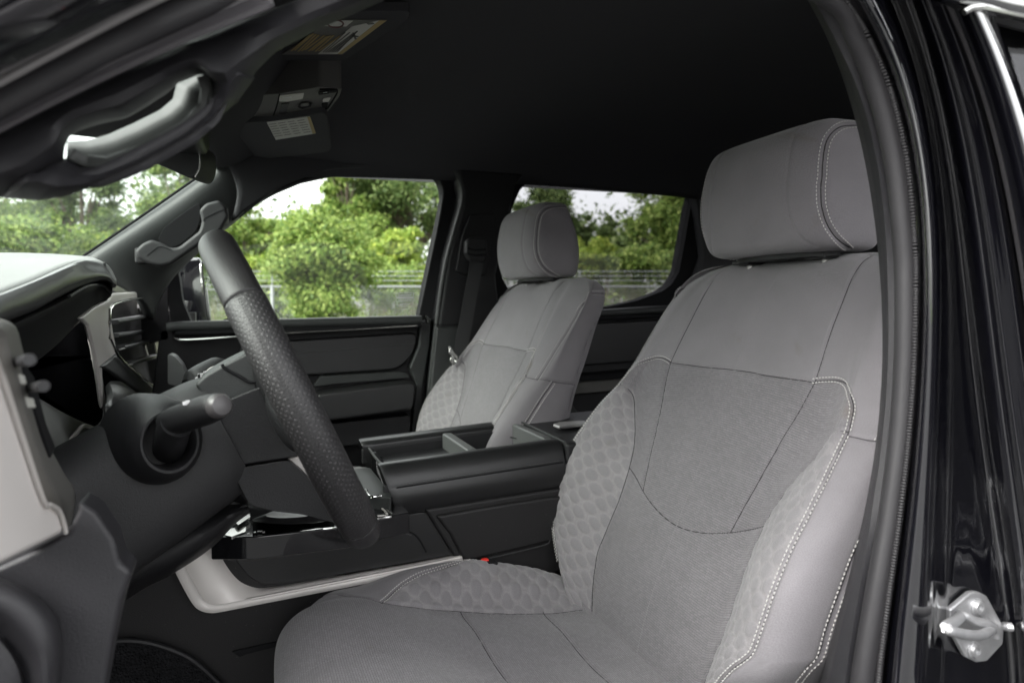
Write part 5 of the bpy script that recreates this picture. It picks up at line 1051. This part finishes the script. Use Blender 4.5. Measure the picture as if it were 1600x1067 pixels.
slab('bin_tray', [(.19, 1.142, -.262), (.322, 1.142, -.252), (.322, 1.31, -.252), (.19, 1.31, -.262)], (0, 0, -.004), M['plastic'], cc, bev=.001)
def bar(name, x, w_, dz, m): return slab(name, [(x, 1.141, zt(x)+dz), (x+w_, 1.141, zt(x)+dz), (x+w_, 1.309, zt(x)+dz), (x, 1.309, zt(x)+dz)], (0, 0, -.05), m, cc, bev=.0035)
bar('bin_divider', .316, .018, -.001, M['divider']); bar('bin_divider', .444, .016, .001, M['divider'])
for y in (1.1435, 1.3065): slab('bin_wall', [(.19, y, -.25), (.46, y, -.225), (.46, y, -.33), (.19, y, -.33)], (0, .002, 0), M['plastic'], cc, bev=0)
tube('bin_rim', [(.345, 1.15, zt(.345)-.022), (.435, 1.15, zt(.435)-.022), (.437, 1.30, zt(.437)-.022), (.345, 1.30, zt(.345)-.022)], .0012, M['plastic_soft'], cc, closed=True)
slab('rear_deck', [(.463, 1.088, -.216), (.70, 1.09, -.206), (.70, 1.37, -.206), (.463, 1.372, -.216)], (0, 0, -.2), M['plastic'], cc, bev=.006)
tube('rear_deck_edge', [(.4605, 1.089, -.2135), (.4615, 1.2, -.2125), (.4615, 1.33, -.2125), (.4605, 1.369, -.2135)], .0018, M['pillar'], cc)
slab('rear_deck_trim', [P(x, y, Z=-.204) for x, y in [(864, 662), (872, 658.5), (900, 657), (915, 656.5), (915, 662), (900, 663), (874, 665.5)]], (0, 0, -.006), M['silverdark'], cc, bev=.003)
# ------------------------------------------------------------------ outside: ground, fence, trees
GZ = -CZ
def plane(name, x0, x1, y0, y1, z, m, kind='structure'):
    o = mesh(name, [(x0, y0, z), (x1, y0, z), (x1, y1, z), (x0, y1, z)], [(0, 1, 2, 3)], m, None, smooth=0); o['kind'] = kind; return o
plane('ground', -200, 200, -200, 200, GZ, M['ground'])
plane('parking_lot', -60, 60, -60, 9.5, GZ+.006, M['asphalt'])
# fence: runs nearly square to the view
FD = 15.0
fA, fB = P(-700, 478, D=1), P(1700, 478, D=1)
c0 = P(760, 478, D=FD); dirf = np.array([rt[0], rt[1], 0]); dirf /= np.linalg.norm(dirf)
fence = thing('chain_link_fence', 'galvanised chain link fence with barbed wire strands running behind the trees', 'fence', (c0[0], c0[1], GZ))
def fp_(s, z): return c0+dirf*s+np.array([0, 0, z-c0[2]])
zr = (478-448)/F*FD
ra = -17., 12.
for s0 in np.arange(ra[0], ra[1], 3.05):
    s1 = s0+.55
    tube('post', [fp_(s1, GZ), fp_(s1, zr+.02)], .035, M['fence'], fence, k=10)
    tube('barb_arm', [fp_(s1, zr), fp_(s1, zr+.32)], .012, M['fence'], fence, k=6)
tube('top_rail', [fp_(ra[0], zr), fp_(ra[1], zr)], .021, M['rail'], fence, k=10)
for i, dz in enumerate((.12, .21, .30)):
    mb = MB(); mb.tube([fp_(ra[0], zr+dz), fp_(ra[1], zr+dz)], .006, 5)
    for s in np.arange(ra[0], ra[1], .14): mb.box(fp_(s, zr+dz), dirf*.004, (0, .02, 0), (0, 0, .035))
    mb.build('barbed_wire', M['fence'], fence, smooth=0)
mb = MB(); Hh = zr-GZ; pitch = .085
for s in np.arange(ra[0]-Hh, ra[1], pitch):
    for sg in (1, -1):
        a_, b_ = (s, s+Hh) if sg > 0 else (s+Hh, s)
        za, zb = GZ, zr
        lo, hi = ra; t0, t1 = 0., 1.
        f = lambda t: a_+(b_-a_)*t
        if min(a_, b_) < lo:
            tt_ = (lo-a_)/(b_-a_); (t0, t1) = (tt_, 1.) if a_ < lo else (0., tt_)
        if max(a_, b_) > hi:
            tt_ = (hi-a_)/(b_-a_)
            if b_ > hi: t1 = min(t1, tt_)
            else: t0 = max(t0, tt_)
        if t1 <= t0: continue
        p0, p1 = fp_(f(t0), za+(zb-za)*t0), fp_(f(t1), za+(zb-za)*t1); dy = np.array([0, .003*sg, 0])
        mb.tube([p0+dy, p1+dy], .0024, 4, up=(0, 1, 0))
mb.build('chain_mesh', M['fence'], fence, smooth=0, recalc=False)
wp2 = thing('fence_post', 'white fence post with a rounded cap standing taller than the wire fence', 'post', tuple(P(1056, 800, Z=GZ)*0+fp_(( (1056-760)/F*FD), GZ)))
s_ = (1056-760)/F*FD; tube('post_shaft', [fp_(s_, GZ)-np.array([0, .2, 0]), fp_(s_, (478-412)/F*FD)-np.array([0, .2, 0])], .065, M['fencewhite'], wp2, k=14)
tube('post_cap', [fp_(s_, (478-413)/F*FD)-np.array([0, .2, 0]), fp_(s_, (478-408)/F*FD)-np.array([0, .2, 0])], .075, M['fencewhite'], wp2, k=14)
# leaves
def leaves(cl, nleaf, size, seed):
    """cl: clumps (centre, radii); leaf quads thrown in a shell-heavy cloud around each clump"""
    r = np.random.default_rng(seed); cl_c = np.array([c for c, _ in cl]); cl_r = np.array([q for _, q in cl]); wgt = cl_r.prod(1)**(2/3); wgt /= wgt.sum()
    k = r.choice(len(cl), nleaf, p=wgt); d = r.normal(size=(nleaf, 3)); d /= np.linalg.norm(d, axis=1)[:, None]
    rad = r.random(nleaf)**.5*(1+.28*r.normal(size=nleaf)); c = cl_c[k]+d*rad[:, None]*cl_r[k]
    n = d*.8+r.normal(size=(nleaf, 3))*.7+np.array([0, 0, .5]); n /= np.linalg.norm(n, axis=1)[:, None]
    t = np.cross(n, r.normal(size=(nleaf, 3))); t /= np.linalg.norm(t, axis=1)[:, None]; b = np.cross(n, t)
    s = size*(.6+.8*r.random(nleaf))[:, None]
    V = np.stack([c-t*s, c-b*s*.42+n*s*.1, c+t*s, c+b*s*.42+n*s*.1], 1).reshape(-1, 3); Fc = np.arange(nleaf*4).reshape(-1, 4); return V, Fc
TN, TS = 2.3, .66
def tree(name, label, cat, px, D, ytop, ybot, wpx, mt, seed, n=9000, size=.07, clumps=26, trunk=True, lean=0, group=None, holes=.55, thick=.8, ground=True):
    r = random.Random(seed); base = P(px, 478, D=D); base[2] = GZ
    zt_, zb_ = (478-ytop)/F*D, (478-ybot)/F*D; hw = wpx/F*D/2
    t = thing(name, label, cat, tuple(base), group)
    cl = []; zc, zh = (zt_+zb_)/2, (zt_-zb_)/2
    br = MB(); nl_ = 0
    def at_(u, v, w_): return np.array([base[0]+rt[0]*u+fw[0]*w_, base[1]+rt[1]*u+fw[1]*w_, v])
    for i in range(int(clumps*1.5)):
        for _ in range(60):
            u, v, w_ = r.uniform(-1, 1), r.uniform(-1, 1), r.uniform(-1, 1)
            if u*u+v*v+w_*w_ < 1.0 and u*u+v*v+w_*w_ > .12 and abs(u) < 1.0-.35*max(0, v): break
        q = hw*r.uniform(.12, .34); rr = (q, q, q*r.uniform(.55, .9))
        sc = np.array([hw-q*.8, zh-q*.6]); c = at_(u*sc[0], zc+v*sc[1], w_*hw*thick); cl.append((c, rr))
        if trunk and i % 2 == 0:
            j = at_(lean*.5+u*hw*.15, min(zc-.2*zh, c[2]-.3*hw), 0); j[2] = max(j[2], GZ+.4*(c[2]-GZ)); pth = np.array([j, (j+c)/2+np.array([0, 0, -.05*hw]), c]); 
            for k in range(2): br.tube([pth[k], pth[k+1]], (.028-.011*k)*hw, 5, up=(.1, 1, .2))
    V, Fc = leaves(cl, int(n*TN), size*TS, seed)
    Vm = V.reshape(-1, 4, 3); keep = Vm[:, 0, 2] > GZ+.02; V = Vm[keep].reshape(-1, 3); Fc = np.arange(len(V)).reshape(-1, 4)
    mesh('crown', V, Fc, mt, t, smooth=0, recalc=False)
    if trunk:
        pts = [np.array([base[0], base[1], GZ])]
        for f in (.25, .5, .75, 1.): pts.append(at_(lean*f+r.uniform(-.04, .04)*hw, GZ+(zc+.45*zh-GZ)*f, r.uniform(-.05, .05)*hw))
        path = cr(pts, 18); sweep('trunk', path, circ(.055*hw+.03, 8), M['bark'], t, up=(0, 1, 0), scale=np.linspace(1.2, .35, 18))
        br.build('limbs', M['bark'], t, recalc=False)
    return t
LT = M['leafmid']; LD = M['leafdark']; LY = M['leafyellow']
# seen through the far front window
tree('young_tree', 'young loose-leaved tree standing in front of the wire fence', 'tree', 508, 12.0, 312, 520, 205, LT, 11, 16000, .058, 60, holes=.3)
tree('tall_tree', 'tall dark tree with sky gaps at the rear edge of the front side window', 'tree', 640, 24, 170, 400, 300, LD, 12, 14000, .10, 40)
tree('tall_tree', 'tall pale green tree left of the dark tall one in the front side window', 'tree', 545, 22, 235, 400, 110, LT, 13, 6000, .10, 22)
tree('bush', 'bright yellow green bush just behind the fence in the front side window', 'bush', 628, 17.5, 352, 470, 120, LY, 14, 7000, .08, 24, trunk=False)
tree('bush', 'yellow green bush in the lower left corner of the front side window', 'bush', 395, 17.5, 395, 500, 110, LY, 15, 5000, .08, 20, trunk=False)
tree('tree', 'bushy mid green tree at the front edge of the front side window', 'tree', 390, 20, 306, 500, 150, LT, 16, 13000, .09, 28)
tree('tree', 'dark green tree behind the young tree, its top against the grey sky', 'tree', 480, 25, 345, 470, 150, LD, 17, 8000, .10, 26)
tree('bush', 'mid green bush between the young tree and the bright yellow green bush', 'bush', 565, 19, 360, 470, 90, LT, 18, 5000, .08, 20, trunk=False)
tree('bush', 'low dark bush in shade right behind the fence under the yellow green bush', 'bush', 600, 16.4, 405, 480, 160, LT, 19, 6000, .07, 26, trunk=False)
tree('tree', 'mid green tree standing close behind the bright bush in the front side window', 'tree', 600, 21, 330, 480, 130, LT, 41, 9000, .085, 28)
tree('tree', 'pale green tree half hidden behind the young tree', 'tree', 450, 21, 352, 490, 120, LT, 42, 9000, .085, 28)
tree('bush', 'leafy bush touching the fence left of the young tree', 'bush', 430, 16.2, 415, 500, 90, LT, 43, 5000, .07, 20, trunk=False)
tree('tree', 'dull green tree between the two small pointed trees and the spreading tree', 'tree', 985, 24, 372, 470, 90, LD, 44, 6000, .09, 20)
# seen through the rear side window
tree('tree', 'round dark tree at the front edge of the rear side window', 'tree', 845, 26, 276, 420, 120, LD, 21, 10000, .10, 30)
tree('tree', 'spreading mid green tree at the rear edge of the rear side window', 'tree', 1050, 21, 262, 430, 170, LT, 22, 12000, .09, 34)
tree('slender_tree', 'small dark pointed tree left of two in the rear side window gap', 'tree', 912, 27, 322, 430, 36, LD, 23, 3000, .10, 14)
tree('slender_tree', 'small dark pointed tree right of two in the rear side window gap', 'tree', 948, 27, 334, 430, 44, LD, 24, 3500, .10, 14)
tree('bush', 'yellow green bush beside the passenger headrest in the rear side window', 'bush', 925, 19, 362, 440, 90, LY, 25, 5000, .08, 22, trunk=False)
tree('bush', 'dark green bush under the spreading tree in the rear side window', 'bush', 1010, 18.5, 378, 445, 120, LT, 26, 6000, .08, 22, trunk=False)
tree('bush', 'low green bush under the round dark tree in the rear side window', 'bush', 835, 19, 350, 440, 110, LT, 27, 5000, .08, 22, trunk=False)
tree('tree', 'far right tree seen past the driver headrest', 'tree', 1420, 22, 330, 470, 300, LT, 28, 8000, .11, 30)
# seen through the windshield
tree('tree', 'dense green tree filling the left of the windshield', 'tree', -40, 19, 230, 480, 260, LT, 31, 13000, .09, 38)
tree('tree', 'tall tree with a bright sky gap beside it in the windshield', 'tree', 130, 23, 215, 480, 170, LD, 32, 9000, .10, 30)
tree('tree', 'pale green tree next to the far windshield pillar', 'tree', 285, 22, 200, 470, 130, LT, 33, 8000, .10, 26)
tree('bush', 'green bush low in the windshield above the hood of the dash', 'bush', 60, 15.5, 330, 480, 260, LT, 34, 9000, .08, 34, trunk=False)
tree('bush', 'bright green bush low in the windshield beside the far pillar', 'bush', 220, 16.5, 340, 480, 160, LY, 35, 6000, .08, 26, trunk=False)
tree('tree', 'leafy tree far left beyond the windshield', 'tree', -330, 20, 180, 480, 300, LT, 36, 8000, .11, 30)
# the woods behind all of them
r = np.random.default_rng(5); cl = []
for i in range(260):
    px = r.uniform(-900, 2100); D = r.uniform(31, 37); top_ = r.uniform(300, 370); top_ = max(top_, 352) if (390 < px < 530 or 850 < px < 990) else top_; c = P(px, r.uniform(top_, 470), D=D); q = r.uniform(1.0, 2.0); cl.append((c, (q, q, q)))
V, Fc = leaves(cl, 110000, .16, 99); tag(mesh('far_woods', V, Fc, LD, None, smooth=0, recalc=False), 'dark green woods behind the fence', None, None, 'stuff')
cl = [(fp_(r.uniform(-16, 12), GZ+r.uniform(.2, 1.3))+np.array([fw[0], fw[1], 0])*r.uniform(.8, 2.5), (r.uniform(.4, .9),)*3) for _ in range(130)]
V, Fc = leaves(cl, 60000, .06, 98); tag(mesh('undergrowth', V, Fc, LT, None, smooth=0, recalc=False), 'low green undergrowth along the wire fence', None, None, 'stuff')
V = []; Fc = []; n = 9000; s = r.uniform(-16, 12, n); dd = r.uniform(.3, 4, n); h = r.uniform(.5, 1.0, n)*(1.7+.45*dd*.5); 
for i in range(n):
    b_ = fp_(s[i], GZ)+np.array([fw[0], fw[1], 0])*dd[i]; lx = r.normal()*.18; ly = r.normal()*.18; q = r.normal(size=3)*.02; q[2] = 0; k = len(V)
    V += [b_-q, b_+q, b_+np.array([lx, ly, h[i]])]; Fc.append((k, k+1, k+2))
tag(mesh('tall_weeds', V, Fc, M['weeds'], None, smooth=0, recalc=False), 'dry tan weeds growing behind the fence', None, None, 'stuff')
# ------------------------------------------------------------------ light
w = bpy.data.worlds.new('World'); S.world = w; w.use_nodes = True; nt = w.node_tree
sk = N(nt, 'ShaderNodeTexSky', sky_type='NISHITA'); sk.sun_disc = False; sk.sun_elevation = math.radians(38); sk.sun_rotation = math.radians(205)
sk.air_density = 1.0; sk.dust_density = 5.0
hs = N(nt, 'ShaderNodeHueSaturation'); hs.inputs['Saturation'].default_value = .12; nt.links.new(sk.outputs[0], hs.inputs['Color'])
gm = N(nt, 'ShaderNodeGamma'); gm.inputs[1].default_value = .5; nt.links.new(hs.outputs[0], gm.inputs[0])          # evens the dome out, as cloud does
vs_ = N(nt, 'ShaderNodeVectorMath', operation='SCALE'); vs_.inputs['Scale'].default_value = 2.7; nt.links.new(gm.outputs[0], vs_.inputs[0])
bg = nt.nodes['Background']; bg.inputs['Strength'].default_value = .15; nt.links.new(vs_.outputs[0], bg.inputs[0])
sun = bpy.data.lights.new('sun', 'SUN'); sun.energy = 1.1; sun.angle = math.radians(35); sun.color = (1, .97, .93)
so = bpy.data.objects.new('sun', sun); COL.objects.link(so)
SE, SA = math.radians(38), math.radians(-168)      # from the front left of the truck, softened by cloud
dv = np.array([math.cos(SE)*math.cos(SA), math.cos(SE)*math.sin(SA), math.sin(SE)])
from mathutils import Vector
so.rotation_euler = Vector(dv).to_track_quat('Z', 'Y').to_euler()
sk.sun_elevation = SE; sk.sun_rotation = math.pi/2-SA
S.view_settings.view_transform = 'Standard'; S.view_settings.look = 'None'; S.view_settings.gamma = 1; S.view_settings.use_curve_mapping = False
S.view_settings.exposure = 2.35
S.render.engine = 'CYCLES'
